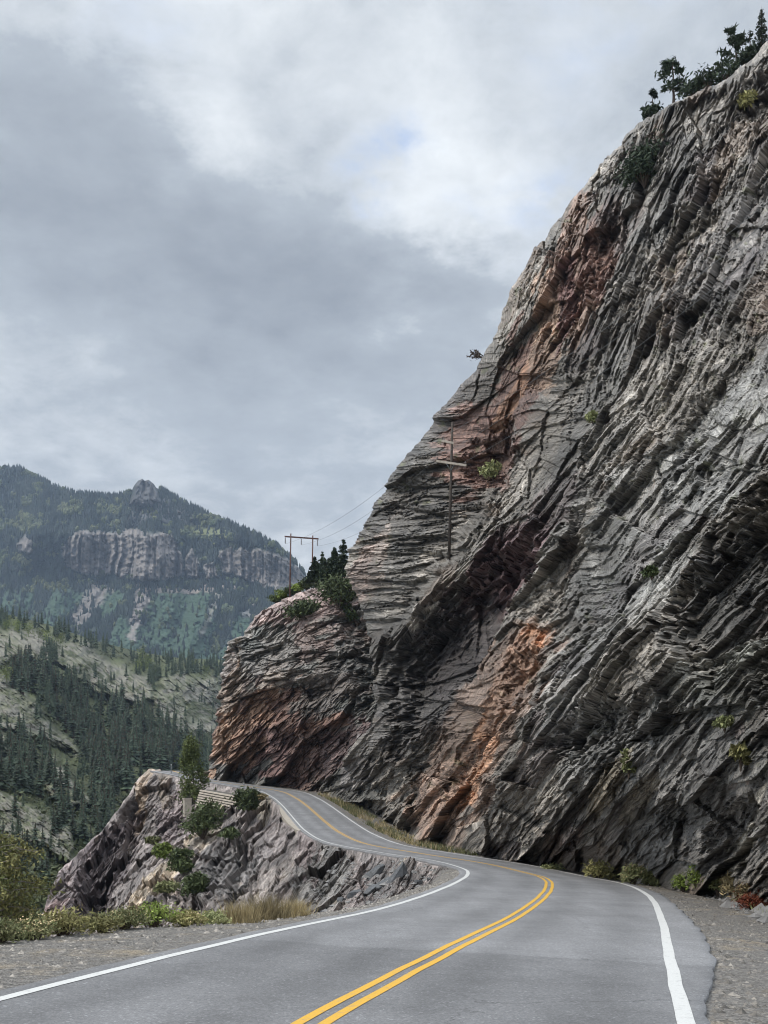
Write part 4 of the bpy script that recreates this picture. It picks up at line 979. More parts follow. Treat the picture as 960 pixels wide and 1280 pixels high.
# ------------------------------------------------------------------ shrubs
def shrub(name, label, cat, loc, w, h, mat, n=700, leaf=.05, seed=1, group=None, stem=M_BARK, clumps=10, flat=.8, depth=None, lean=0., upright=False, flowers=None):
    rng = np.random.default_rng(seed)
    root = empty(name, loc, label, cat, group)
    fo = MB(); st = MB(); fl = MB(); k = max(5, n // clumps)
    dp = depth or w
    for c in range(clumps):
        a = rng.uniform(0, 6.283); r = math.sqrt(rng.random()) * .8
        zc = h * rng.uniform(.3, .92) * (1 - .45 * r * r)
        cc = np.array([math.cos(a) * r * w / 2, math.sin(a) * r * dp / 2, zc]); cc[0] += lean * zc
        sg = np.array([w, dp, h * flat]) * rng.uniform(.09, .17)
        L_ = cc + rng.normal(0, 1, (k, 3)) * sg
        L_ = L_[L_[:, 2] > 0]
        fo.leaves(L_, leaf, .3 if not upright else -.2, 1.5 if not upright else 2.6, rng)
        if flowers is not None:
            m_ = L_[:, 2] > cc[2] + sg[2] * .35
            if m_.any(): fl.leaves(L_[m_] + rng.normal(0, leaf * .6, (m_.sum(), 3)), leaf * .75, .8, 1.1, rng)
        mid = cc * np.array([.45, .45, .55]) + rng.normal(0, .04 * w, 3) * [1, 1, 0]
        st.tube([(0, 0, -.15), mid, cc + [0, 0, sg[2]]], [.02 * h + .006, .012 * h + .004, .003 * h + .002], 4, False)
    fo_o = fo.build('foliage', mat, root); st.build('stem', stem, root)
    if flowers is not None and fl.n: fl.build('flower_head', flowers, fo_o)
    return root
def mpp(q): return q[1] / F              # metres per photo pixel at a point

# low shrubs along the drop edge on the left
for i_, (x, y, wp, hp, m_, fm, lb, nm) in enumerate((
    (8, 1180, 46, 34, M_SAGE, M_TAN, 'pale dry shrub at the left end of the row along the gravel edge', 'roadside_shrub'),
    (42, 1177, 52, 38, M_SAGE, M_RABBITF, 'cream flowered shrub on the gravel edge, second from the left of the row', 'roadside_shrub'),
    (84, 1172, 66, 40, M_RABBIT, M_RABBITF, 'widest pinkish yellow flowering shrub on the gravel edge above the drop', 'roadside_shrub'),
    (122, 1167, 40, 28, M_RABBIT, None, 'low golden green shrub on the gravel edge right of the widest flowering shrub', 'roadside_shrub'),
    (154, 1163, 56, 34, M_SAGE, M_RABBITF, 'olive shrub with yellow tips on the gravel edge below the dark rock hollow', 'roadside_shrub'),
    (196, 1160, 54, 40, M_BUSHG, M_RABBIT, 'greenest and tallest shrub of the row on the gravel edge', 'roadside_shrub'),
    (236, 1156, 46, 22, M_RABBIT, M_RABBITF, 'small yellow shrub on the gravel edge right of the greenest shrub', 'roadside_shrub'),
    (268, 1153, 40, 20, M_SAGE, None, 'small grey green shrub on the gravel edge beside the dry grass clumps', 'roadside_shrub'))):
    q = surf('S', x, y - 6); s = mpp(q)
    shrub(nm, lb, 'shrub', q, wp * 1.0 * s, hp * .8 * s, m_, 1300, .022, 400 + i_, 'low shrubs along the gravel edge', clumps=30, flowers=fm, upright=i_ % 2 == 0, flat=1.)
for i_, (x, y, wp, hp, lb) in enumerate(((300, 1150, 40, 30, 'leftmost tan dry grass clump on the gravel edge'), (332, 1147, 52, 38, 'tallest tan dry grass clump, middle one on the gravel edge'), (366, 1144, 34, 24, 'right hand low tan grass clump on the gravel edge by the grey rocks'))):
    q = surf('S', x, y - 4); s = mpp(q); rng = np.random.default_rng(450 + i_); mb = MB(); n = 900
    b0 = np.c_[rng.normal(0, wp * s * .28, n), rng.normal(0, wp * s * .2, n), np.full(n, -.03)]
    hh = hp * s * rng.uniform(.35, 1.1, n); a = rng.normal(0, .35, (n, 2)); tip = b0 + np.c_[a * hh[:, None], hh]
    sd_ = rng.normal(0, 1, (n, 3)) * [1, 1, 0]; sd_ /= np.linalg.norm(sd_, axis=1)[:, None]; sd_ *= .008
    mb.add(np.stack([b0 - sd_, b0 + sd_, tip], 1).reshape(-1, 3), f3=np.arange(3 * n).reshape(n, 3))
    o = mb.build('grass_clump', M_TAN); o.location = tuple(q); tag(o, lb, 'grass', 'dry grass clumps along the gravel edge')

# plants at the foot of the cliff on the right
for i_, (x, y, wp, hp, m_, fm, lb) in enumerate((
    (690, 1091, 26, 13, M_SAGE, None, 'faint low weed at the cliff foot left of the yellow weed'),
    (745, 1099, 40, 24, M_RABBIT, None, 'yellow green weed at the cliff foot by the white edge line'),
    (792, 1106, 30, 28, M_SAGE, M_RABBITF, 'pale weedy shrub at the cliff foot where the white line begins to bend'),
    (815, 1108, 26, 24, M_SAGE, None, 'olive weed at the cliff foot left of the two bright green bushes'),
    (854, 1112, 24, 24, M_BUSHG, None, 'smaller bright green bush at the cliff foot'),
    (872, 1110, 30, 40, M_BUSHG, None, 'taller bright green bush at the cliff foot'),
    (897, 1114, 26, 32, M_SAGE, M_BUSHG, 'pale green bush at the cliff foot right of the bright green bushes'),
    (914, 1120, 22, 30, M_TAN, None, 'tan dried weed at the cliff foot beside the pale vein of rock'),
    (948, 1143, 50, 28, M_RED, None, 'dark red shrub at the cliff foot at the right edge'),
    (930, 1128, 22, 26, M_TAN, M_RED, 'brownish dried weed at the cliff foot beside the red shrub'))):
    qr, qc = surf('R', x, y), surf('A', x, y - 10); qa = P(x, y, min(qr[1], qc[1] - .35)); s = mpp(qa)
    shrub('cliff_foot_shrub', lb, 'shrub', qa, wp * 1.0 * s, hp * .85 * s, m_, 900, .018 + .0005 * qa[1], 480 + i_, 'shrubs at the cliff foot', clumps=26, flowers=fm, upright=m_ is not M_BUSHG, flat=1.1)

def on(key, x, y, pull=.0):
    q = surf(key, x, y); return q * (1 - pull / q[1])
# bushes on the outcrop
for i_, (x, y, wp, hp, m_, lb) in enumerate((
    (253, 1047, 52, 46, M_BUSH, 'largest dark green bush on the outcrop below the timber retaining wall'),
    (309, 1013, 27, 28, M_BUSH, 'rounded dark bush at the right end of the timber retaining wall'),
    (227, 1091, 28, 32, M_BUSH, 'dark green bush on the pale vein low on the outcrop'),
    (206, 1073, 22, 18, M_BUSHG, 'small bright green bush on the outcrop'),
    (289, 1047, 20, 12, M_BUSH, 'small flat bush on the ledge above the dark rock hollow'),
    (244, 1119, 28, 28, M_BUSH, 'lowest dark bush on the outcrop, in the rock below the pale vein'),
    (209, 1116, 24, 12, M_SAGE, 'low sage coloured plant near the foot of the outcrop'),
    (191, 1055, 14, 9, M_SAGE, 'tiny sage plant on the outcrop left of the small bright green bush'),
    (322, 1000, 22, 8, M_TAN, 'dry tan grass cushion beside the far white edge line'))):
    q = on('O', x, y, .6); s = mpp(q)
    shrub('outcrop_bush', lb, 'bush', q, wp * 1.0 * s, hp * 1.0 * s, m_, 1700, .10 + .0006 * q[1], 520 + i_, 'bushes on the outcrop', clumps=20)
# plants on the cliff face
for i_, (key, x, y, wp, hp, m_, lb) in enumerate((
    ('A', 806, 232, 54, 54, M_SPRUCE2, 'large dark bush growing on the upper cliff face'),
    ('A', 617, 598, 26, 18, M_SAGE, 'pale yellow green tuft on the ledge right of the utility pole'),
    ('A', 741, 527, 14, 12, M_SAGE, 'small tuft in the middle of the cliff face beside the grey ledges'),
    ('A', 815, 722, 18, 16, M_BUSH, 'small dark tuft on the bright slab of the cliff'),
    ('A', 906, 910, 22, 12, M_SAGE, 'small pale plant on the dark lower cliff near the right edge'),
    ('A', 926, 958, 18, 26, M_RABBIT, 'hanging yellow green plant on the dark lower cliff'),
    ('A', 786, 968, 16, 30, M_SAGE, 'thin upright weed in the dark rock hole low on the cliff'),
    ('A', 937, 135, 20, 24, M_RABBIT, 'yellow green plant in the hollow near the top right of the cliff'),
    ('C', 424, 760, 58, 44, M_BUSH, 'wide dark bush on the shelf below the spruces'),
    ('C', 381, 774, 42, 24, M_BUSH, 'loose grey green bush on the pink scree slope'),
    ('C', 447, 782, 30, 44, M_BUSH, 'dark bush in the gully beside the cliff edge'))):
    q = on(key, x, y, .8); s = mpp(q)
    shrub('ledge_plant', lb, 'bush' if wp > 24 else 'plant', q, wp * s, hp * s, m_, 1700 if wp > 24 else 500, .05 + .0011 * q[1], 560 + i_, 'plants rooted on the rock faces', clumps=24 if wp > 24 else 9)
# bushes on the cliff top
E_A = LOOK['A'][:, 0]
def crest(x, back=2.):
    X_, Y_ = prj(E_A); m_ = Y_ < 500
    i = np.argmin(np.where(m_, np.abs(X_ - x), 1e9)); q = E_A[i]
    return q * (1 + back / q[1]) + np.array([.2, 0, -.25])
for i_, (x, wp, hp, lb) in enumerate(((812, 26, 16, 'low dark bush at the foot of the small bare pine on the cliff top'), (864, 32, 22, 'dark bush on the cliff top right of the spreading pine'),
                                     (884, 40, 26, 'widest dark bush on the cliff top between the two pines'), (905, 34, 26, 'dark bush on the cliff top under the round topped pine'), (928, 26, 18, 'low dark bush on the cliff top beside the spruce'))):
    q = crest(x); s = mpp(q)
    shrub('crest_bush', lb, 'bush', q, wp * s, hp * s * 1.0, M_SPRUCE2, 520, .15, 600 + i_, 'bushes along the cliff top', clumps=20)
for i_, (x, hp, lb) in enumerate(((345, 11, 'green bush on the shelf edge, leftmost below the wooden pylon'), (353, 12, 'green bush on the shelf edge beside the left leg of the pylon'), (364, 13, 'green bush on the shelf edge right of the left pylon leg'),
                                  (374, 13, 'green bush on the shelf edge midway between the pylon legs'), (384, 14, 'green bush on the shelf edge beside the right pylon leg'))):
    Ec = LOOK['C'][:, 0]; X_, Y_ = prj(Ec); q = Ec[np.argmin(np.abs(X_ - x) + 0 * Y_)] ; q = q * (1 + 1.5 / q[1]); s = mpp(q)
    shrub('shelf_bush', lb, 'bush', q, 18 * s, hp * s, M_BUSHG if i_ % 2 else M_BUSH, 700, .17, 620 + i_, 'green bushes along the shelf edge', clumps=12)

# ------------------------------------------------------------------ single trees
def conifer(label, q, h, r, seed, whorls=26, per=9, twigs=26, sparse=.12, droop=.25, group=None, name='spruce_tree', mat=M_SPRUCE2):
    root = empty(name, q, label, 'tree', group)
    tr, cw = conifer_parts(h, r, whorls, per, seed, droop=droop, sparse=sparse, twigs=twigs)
    tr.build('trunk', M_BARK, root); cw.build('crown', mat, root)
    return root
def pine(label, q, h, w, seed, limbs=11, n=150, leaf=.16, bare=.0, lean=.0):
    """open, irregular cliff-top pine: bent trunk, long limbs, tufts of needles"""
    rng = np.random.default_rng(seed); root = empty('pine_tree', q, label, 'tree', 'trees along the cliff top')
    tr = MB(); cw = MB(); zz = np.linspace(-.1 * h, h, 8)
    bend = np.cumsum(rng.normal(0, .03 * h, (8, 2)), 0) * .5; bend -= bend[0]
    pts = np.c_[bend[:, 0] + lean * zz, bend[:, 1], zz]; tr.tube(pts, np.interp(zz, [0, h], [.035 * h, .006 * h]), 7)
    for k in range(limbs):
        f = .25 + .72 * k / (limbs - 1) + rng.uniform(-.04, .04); z = h * min(f, .98)
        c0 = np.array([np.interp(z, zz, pts[:, 0]), np.interp(z, zz, pts[:, 1]), z]); a = rng.uniform(0, 6.28) if k % 2 else rng.choice([0, math.pi]) + rng.normal(0, .5)
        l = w * .5 * rng.uniform(.55, 1.15) * (1.05 - .6 * f ** 2); d = np.array([math.cos(a), math.sin(a), rng.uniform(-.05, .35)])
        tip = c0 + d * l; mid = c0 + d * l * .5 + [0, 0, -.05 * l]; tr.tube([c0, mid, tip], [.012 * h, .008 * h, .003 * h], 4, False)
        if rng.random() < bare: continue
        for g in range(4):
            t_ = rng.uniform(.35, 1.05); cc = c0 + (tip - c0) * t_ + rng.normal(0, .08 * l, 3) + [0, 0, .05 * l]
            cw.leaves(cc + rng.normal(0, 1, (n // 4, 3)) * [.16 * l, .16 * l, .07 * l], leaf, .3, 2.2, rng)
    cw.leaves(pts[-1] + rng.normal(0, 1, (n // 3, 3)) * [.05 * w, .05 * w, .04 * h], leaf, .3, 2.2, rng)
    tr.build('trunk', M_BARK, root); cw.build('crown', M_SPRUCE2, root)
    return root
q = crest(840, 2.5); s = mpp(q); pine('spreading dark pine on the cliff top, leftmost full tree', q, 56 * s, 44 * s, 21, 16, 44, .14)
q = crest(813, 2.); s = mpp(q); pine('small nearly bare pine on the cliff top left of the spreading pine', q, 36 * s, 22 * s, 22, 9, 60, .14, .4, -.05)
q = crest(918, 3.); s = mpp(q); pine('round topped leaning pine on the cliff top left of the spruce', q, 56 * s, 36 * s, 23, 14, 60, .14, .1, -.1)
q = crest(949, 3.); s = mpp(q); conifer('narrow dark spruce at the top right corner of the cliff', q, 60 * s, 13 * s, 31, 15, 7, 20, .15, group='trees along the cliff top')
q = crest(935, 3.); s = mpp(q); pine('thin bare snag among the trees on the cliff top', q, 40 * s, 16 * s, 29, 7, 30, .1, .75)
# twiggy shrub leaning out from the skyline
X_, Y_ = prj(E_A); q = E_A[np.argmin(np.abs(Y_ - 447) + 0 * X_)] + np.array([.3, 0, 0]); s = mpp(q)
root = empty('leaning_shrub', q, 'twiggy reddish shrub leaning out from the cliff skyline', 'shrub'); rng = np.random.default_rng(77); mb = MB(); lf = MB()
for k in range(12):
    d = np.array([-1, rng.normal(0, .4), rng.uniform(-.1, .9)]); l = rng.uniform(.6, 1.3) * 17 * s; m_ = d * l * .5 + rng.normal(0, .06 * l, 3)
    mb.tube([(0.3, 0, -.1), m_, d * l], [.05, .035, .015], 4, False); lf.leaves(d * l * rng.uniform(.5, 1., (14, 1)) + rng.normal(0, .09 * l, (14, 3)), .10, 0, 1.6, rng)
mb.build('stem', M_BARK, root); lf.build('foliage', M_BARK, root)
# spruces on the shelf under the cliff
for x, base, top, rp_, sd_, lb in ((394, 727, 694, 10, 41, 'shortest dark spruce on the shelf, next to the right pylon leg'), (403, 728, 688, 9, 42, 'dark spruce with a slim tip, second from the pylon on the shelf'),
                                  (418, 732, 682, 14, 43, 'broad dark spruce in the middle of the shelf group'), (429, 732, 671, 12, 44, 'tallest spruce on the shelf against the cliff edge'), (411, 733, 697, 13, 45, 'bushy dark spruce filling the front of the shelf group')):
    q = P(x, base, 181 + (x - 400) * -.05); s = mpp(q); conifer(lb, q, (base - top) * s, rp_ * 1.35 * s, sd_, 18, 9, 34, .05, group='spruces on the shelf')
# young tree by the road
q = on('O', 243, 1003, 1.); s = mpp(q); rng = np.random.default_rng(61)
root = empty('young_poplar', q, 'slender light green young tree beside the timber retaining wall', 'tree'); tr = MB(); fo = MB()
H_ = 79 * s; tr.tube([(0, 0, -.4), (-.1, 0, H_ * .4), (-.45, 0, H_ * .97)], [.14, .09, .02], 6)
for k in range(46):
    f = rng.uniform(.06, 1.); rr_ = (21 * s) * (1 - f) ** .55 * (.55 + .45 * min(1, f * 6)) + .25; a = rng.uniform(0, 6.28); r_ = rr_ * math.sqrt(rng.random()) * .85
    cc = np.array([math.cos(a) * r_ - .45 * f, math.sin(a) * r_, H_ * f]); tr.tube([(-.45 * f, 0, H_ * f * .85), cc], [.03, .01], 4, False)
    fo.leaves(cc + rng.normal(0, 1, (120, 3)) * [.34, .34, .55], .15, .2, 1.3, rng)
tr.build('trunk', M_BARK, root); fo.build('crown', M_ASPENNEAR, root)
# leafy tree rising from the drop at the left edge
q0 = P(-26, 1240, 24.); s = 24 / F
root = empty('alder_tree', q0, 'olive green leafy tree with bare arching twigs at the left edge beyond the gravel', 'tree'); tr = MB(); fo = MB(); dk = MB(); rng = np.random.default_rng(66)
tr.tube([(0, 0, -9.), (.1, .1, 1.2), (.05, .2, 3.2), (.3, .3, 4.0)], [.14, .07, .04, .012], 7)
for k in range(44):
    z = rng.uniform(1.5, 3.9); a = rng.uniform(-1.2, 1.2) if k % 4 else rng.uniform(0, 6.28)
    l = rng.uniform(.5, 1.45) * (1.15 - .18 * (z - 1.5)); d = np.array([math.cos(a), math.sin(a) * .8, rng.uniform(.0, .55)])
    c0 = np.array([.07, .15, z * .9]); mid = c0 + d * l * .55 + [0, 0, .10]; tip = c0 + d * l + [0, 0, -.05]
    tr.tube([c0, mid, tip], [.018, .012, .004], 5, False)
    for g in range(5):
        cc = c0 + (tip - c0) * rng.uniform(.35, 1.1) + rng.normal(0, .08, 3)
        fo.leaves(cc + rng.normal(0, 1, (20, 3)) * [.10, .10, .07], .034, .3, 1.4, rng)
tr.build('trunk', M_GREYBARK, root); fo.build('crown', M_ALDER, root)
for x, y, Z_, wp, hp, lb, sd_ in ((14, 1170, 26., 60, 64, 'dark green bush under the leafy tree at the left edge', 71), (-20, 1160, 27., 70, 110, 'tall dark bush behind the leafy tree at the left edge', 72), (34, 1176, 27., 30, 40, 'small dark bush below the rock at the left, behind the pale shrub', 73)):
    q = P(x, y + 25, Z_); s = mpp(q); shrub('hanging_bush', lb, 'bush', q, wp * s, (hp + 25) * s, M_BUSH, 3000, .03, sd_, 'bushes on the bank below the gravel edge', clumps=30)

# ------------------------------------------------------------------ power line
def tube_obj(name, pts, rad, mat, parent=None, seg=8):
    mb = MB(); mb.tube(pts, rad, seg); return mb.build(name, mat, parent, True)
# wooden H-frame pylon on the shelf
ZP = 190.; pA, pB = P(362, 744, ZP), P(389.8, 724, ZP + 1.5); tA, tB = P(363.6, 667, ZP), P(391., 669.5, ZP + 1.5)
root = empty('wooden_pylon', pA, 'reddish wooden two legged pylon with one crossbeam on the rock shelf', 'pylon')
pA, pB, tA, tB = (v - np.array(root.location) for v in (pA, pB, tA, tB)); O0 = np.array(root.location)
tube_obj('leg', [pA - [0, 0, 1.5], tA], [.14, .105], M_REDPOLE, root); tube_obj('leg', [pB - [0, 0, 2.5], tB], [.14, .105], M_REDPOLE, root)
cA, cB = P(355.8, 670.6, ZP - .3) - O0, P(398.2, 673.6, ZP + 1.6) - O0
mb = MB(); mid = (cA + cB) / 2; mb.box(mid, cB - cA, (0, .2, 0), (0, 0, .22)); beam = mb.build('crossbeam', M_REDPOLE, root)
for f in (.02, .49, .97):
    a = cA + (cB - cA) * f; mb = MB()
    for k in range(7): mb.tube([a - [0, 0, .25 + k * .14], a - [0, 0, .30 + k * .14]], [.12, .09], 8)
    mb.tube([a, a - [0, 0, 1.25]], .02, 5); mb.build('insulator', M_GLASSY, beam)
WP = [O0 + cA + (cB - cA) * f - [0, 0, 1.25] for f in (.02, .49, .97)]
# single utility pole on the rib
qf = on('A', 561, 690, 1.2); ZQ = qf[1]; s = ZQ / F
root = empty('utility_pole', qf, 'dark single utility pole with pale crossarms standing on the cliff rib', 'utility pole'); O0 = np.array(root.location)
top = P(565.5, 528, ZQ) - O0
tube_obj('pole', [(0, 0, -1.5), top], [.17, .12], M_POLE, root)
def arm(x0, y0, x1, y1):
    a, b = P(x0, y0, ZQ - .35) - O0, P(x1, y1, ZQ - .35) - O0; mb = MB(); mb.box((a + b) / 2, b - a, (0, .14, 0), (0, 0, .22)); return a, b, mb.build('crossarm', M_SLAT, root)
a1, b1, arm1 = arm(545.5, 576.4, 583, 581.8); a2, b2, arm2 = arm(552, 551, 567, 554)
tube_obj('brace', [a1 * .4 + b1 * .6 + [0, .1, 0], P(563.8, 588, ZQ - .2) - O0], .04, M_WIRE, root); tube_obj('brace', [a1 * .7 + b1 * .3, P(563.8, 588, ZQ - .2) - O0], .04, M_WIRE, root)
ins = []
for a, b, f, ao in ((a1, b1, .03, arm1), (a1, b1, .97, arm1), (a2, b2, .05, arm2)):
    c = a + (b - a) * f; mb = MB(); mb.tube([c + [0, 0, .1], c + [0, 0, .22], c + [0, 0, .40]], [.05, .10, .06], 8); mb.build('insulator', M_GLASSY, ao); ins.append(O0 + c + [0, 0, .4])
def wire(a, b, sag, label, rad=.014):
    t = np.linspace(0, 1, 40)[:, None]; pts = a * (1 - t) + b * t; pts[:, 2] -= (sag * 4 * t * (1 - t))[:, 0]
    mb = MB(); mb.tube(pts, rad, 5); tag(mb.build('power_wire', M_WIRE), label, 'wire', 'power line wires')
for k, (f_, lb) in enumerate(((ins[2], 'upper wire rising from the utility pole across the cliff to the right'), (ins[0], 'middle wire rising from the utility pole across the cliff to the right'), (ins[1], 'lowest wire rising from the utility pole across the cliff to the right'))):
    wire(f_, P(1060, (172, 196, 226)[k], 44.), .8, lb)
for k, lb in enumerate(('wire from the left end of the pylon beam to the utility pole', 'wire from the middle of the pylon beam to the utility pole', 'wire from the right end of the pylon beam to the utility pole')):
    wire(WP[k], ins[(2, 0, 1)[k]], 1.6, lb)

# ------------------------------------------------------------------ retaining wall, abutment, markers
def front(x0, x1, y0, y1, pad):
    X_, Y_ = prj(LOOK['O']); m_ = (X_ > x0) & (X_ < x1) & (Y_ > y0) & (Y_ < y1); return float(LOOK['O'][..., 1][m_].min()) - pad
L0, R0 = P(250.5, 988, front(240, 262, 985, 1010, .4)), P(299, 996.5, front(280, 300, 994, 1012, .3)); s = L0[1] / F
root = empty('retaining_wall', P(262, 1016, L0[1]), 'pale timber slatted retaining wall holding up the far road edge', 'retaining wall'); O0 = np.array(root.location)
axis = R0 - L0; perp = np.cross(axis, [0, 0, 1.]); perp /= np.linalg.norm(perp)
for k in range(8):
    dz_k = -k * 3.05 * s; l0 = L0 + axis * (-.02 * k) + [0, 0, dz_k]; f1 = 1 - max(0, k - 1.5) * .085; r0 = L0 + axis * f1 + [0, 0, dz_k]
    mb = MB(); mb.box((l0 + r0) / 2 - O0, r0 - l0, perp * .22, (0, 0, .19)); mb.build('plank', M_SLAT, root)
for f in (.02, .35, .68):
    mb = MB(); p_ = L0 + axis * f + perp * -.25; zt, zb = .1, -22 * s * (1 - .45 * f)
    mb.box(p_ - O0 + [0, 0, (zt + zb) / 2], axis / np.linalg.norm(axis) * .25, perp * .2, (0, 0, zt - zb)); mb.build('post', M_POLE, root)
mb = MB()
bp = [L0 + [0, 0, .1], R0 + [0, 0, .1], R0 + [0, 0, -2.0 * s * 3], L0 + axis * .5 + [0, 0, -24 * s], L0 + axis * -.14 + [0, 0, -24 * s]]
dv = np.array([0, 1.2, 0]); pv_ = [b - O0 + dv * .4 for b in bp]; pw_ = [b - O0 + dv * 7 for b in bp]; V_ = pv_ + pw_
mb.add(V_, [(k, (k + 1) % 5, (k + 1) % 5 + 5, k + 5) for k in range(5)], [(0, 1, 2), (0, 2, 3), (0, 3, 4), (5, 7, 6), (5, 8, 7), (5, 9, 8)]); mb.build('earth_fill', M_STONE, root)
ab = P(234, 1010, front(228, 240, 997, 1022, .5)); s = ab[1] / F
mb = MB(); ang = .5; mb.box((0, 0, 0), (9 * s * math.cos(ang), 9 * s * math.sin(ang), 0), (-7 * s * math.sin(ang), 7 * s * math.cos(ang), 0), (0, 0, 22 * s)); mb.box((0, 0, 11.6 * s), (10 * s * math.cos(ang), 10 * s * math.sin(ang), 0), (-8 * s * math.sin(ang), 8 * s * math.cos(ang), 0), (0, 0, 1.6 * s))
o = mb.build('concrete_abutment', M_CONC); o.location = tuple(ab); tag(o, 'tan concrete block at the left end of the timber retaining wall', 'concrete block')
for x, y, lb in ((305, 989, 'grey roadside marker post by the far bend above the retaining wall'), (214, 966, 'tiny marker post at the far end of the road on the outcrop')):
    q = P(x, y, on('O', x, y + 3)[1] - .5); s = mpp(q); root = empty('marker_post', q, lb, 'marker post', 'marker posts along the far road edge')
    mb = MB(); mb.box((0, 0, 5 * s), (.13, 0, 0), (0, .06, 0), (0, 0, 12 * s)); mpo = mb.build('post', M_WIRE, root)
    mb = MB(); mb.box((0, -.05, 10 * s), (.12, 0, 0), (0, .02, 0), (0, 0, .18)); mb.build('reflector', M_WHITE, mpo)

# ------------------------------------------------------------------ loose rocks
import bmesh
def rock(name, label, cat, q, dims, seed, rot=(0, 0, 0), group=None, mat=None, n=18):
    mat = mat or M_DARKSLAB
    rng = np.random.default_rng(seed); bm = bmesh.new()
    p = rng.normal(0, 1, (n, 3)); p /= np.linalg.norm(p, axis=1)[:, None]; p = np.sign(p) * np.abs(p) ** .6
    for v in p * np.array(dims) / 2: bm.verts.new(tuple(v))
    r_ = bmesh.ops.convex_hull(bm, input=bm.verts); bmesh.ops.delete(bm, geom=[g for g in r_['geom_interior'] if isinstance(g, bmesh.types.BMVert)], context='VERTS')
    bmesh.ops.subdivide_edges(bm, edges=bm.edges, cuts=2, use_grid_fill=True)
    for v in bm.verts:
        c = np.array(v.co); d = (fbm(np.array([c[0] * 3 + c[2] * 2]), np.array([c[1] * 3 - c[2] * 2 + seed]), seed, 3)[0] - .5) * .16 * min(dims); v.co += v.co.normalized() * float(d)
    me = bpy.data.meshes.new(name); bm.to_mesh(me); bm.free(); me.materials.append(mat)
    o = bpy.data.objects.new(name, me); COL.objects.link(o); o.location = tuple(q); o.rotation_euler = rot
    return tag(o, label, cat, group)
for i_, (x, y, wp, hp, tilt, lb) in enumerate((
    (497, 1095, 38, 12, -.95, 'tall tilted grey slab standing in the dirt inside the bend'), (466, 1094, 34, 10, -.62, 'dark leaning slab left of the tall tilted slab inside the bend'), (444, 1118, 20, 9, -.2, 'flat dark block beside the gravel inside the bend'),
    (480, 1106, 30, 8, -.5, 'thin pale slab lying below the tall tilted slab'), (462, 1113, 22, 6, -.45, 'narrow slab lying between the dark block and the thin pale slab'), (522, 1104, 14, 7, .1, 'small grey block under the broken asphalt edge'), (427, 1126, 14, 8, .2, 'small tan stone near the gravel edge inside the bend'), (536, 1100, 10, 6, .0, 'smallest stone inside the bend nearest the white line'))):
    q = on('O', x, y, .5); s = mpp(q); rock('rock_slab', lb, 'rock', q, (wp * 1.15 * s, wp * s * .6, hp * 1.25 * s), 700 + i_, (0, tilt, .2 * i_), 'loose slabs inside the bend')
# bare concrete patch where the far road edge has been rebuilt
k_ = [int(np.argmin(np.linalg.norm(np.c_[prj(rp(-W - .5))] - np.array([a, b]), axis=1) + (np.abs(Yd - 115) > 40) * 999)) for a, b in ((341, 1012), (370, 1042))]
lo_, hi_ = min(k_), max(k_); t_ = np.linspace(0, 1, hi_ - lo_ + 1); wd_ = .6 * np.sin(np.clip(t_ * 1.15, 0, 1) * math.pi) ** .5 + .05
ia = rp(-W - left_m - .0, -.01)[lo_:hi_ + 1]; ib = np.c_[ia[:, :2] - RN[lo_:hi_ + 1] * wd_[:, None], ia[:, 2] - .06]
V_ = np.stack([ia, ib, ib - [0, 0, .5]], 1); R_, C_ = V_.shape[:2]; o = raw_mesh('concrete_apron', V_, grid_faces(R_, C_)[:, ::-1], None, M_CONC); tag(o, 'pale concrete strip along the outer edge of the far road', 'concrete strip')

def pebbles(name, label, n, pick, smin, smax, seed, mat=M_STONE):
    rng = np.random.default_rng(seed)
    base = np.array([(1, 0, 0), (-1, 0, 0), (0, 1, 0), (0, -1, 0), (0, 0, 1), (0, 0, -1)], float)
    f = np.array([(0, 2, 4), (2, 1, 4), (1, 3, 4), (3, 0, 4), (2, 0, 5), (1, 2, 5), (3, 1, 5), (0, 3, 5)])
    C_ = pick(n, rng); s_ = smin * (smax / smin) ** (rng.random(n) ** 2.2)
    V_ = base[None] * rng.uniform(.5, 1.3, (n, 6, 1)) * s_[:, None, None] * np.array([1, 1, .6]); a = rng.uniform(0, 6.28, n); ca, sa = np.cos(a)[:, None], np.sin(a)[:, None]
    V_ = np.stack([V_[..., 0] * ca - V_[..., 1] * sa, V_[..., 0] * sa + V_[..., 1] * ca, V_[..., 2]], -1) + C_[:, None]
    tag(raw_mesh(name, V_.reshape(-1, 3), None, (f[None] + np.arange(n)[:, None, None] * 6).reshape(-1, 3), mat), label, 'stones', kind='stuff')
def bil(V, fi, fj):
    i = np.clip(fi.astype(int), 0, V.shape[0] - 2); j = np.clip(fj.astype(int), 0, V.shape[1] - 2); a = (fi - i)[:, None]; b = (fj - j)[:, None]
    return (V[i, j] * (1 - b) + V[i, j + 1] * b) * (1 - a) + (V[i + 1, j] * (1 - b) + V[i + 1, j + 1] * b) * a
n0 = int(np.searchsorted(Yd[:i_in], 5))
pebbles('gravel_stones', 'loose gravel scattered over the left shoulder', 9000, lambda n, r: bil(SHL, n0 + (i_in - 10 - n0) * r.random(n) ** 1.6, 1 + 13.4 * r.random(n) ** .8), .01, .075, 801)
pebbles('shoulder_stones', 'loose gravel scattered over the right shoulder', 9000, lambda n, r: bil(VR, n0 + (i_in - n0) * r.random(n) ** 1.5, .5 + 7 * r.random(n)), .01, .08, 802)
pebbles('rubble', 'broken rubble along the foot of the cliff', 4200, lambda n, r: bil(VR, n0 + (i_in + 110 - n0) * r.random(n), 3.9 + 2.9 * r.random(n) ** .6) + [0, 0, .02], .03, .42, 803, M_SLABROCK)
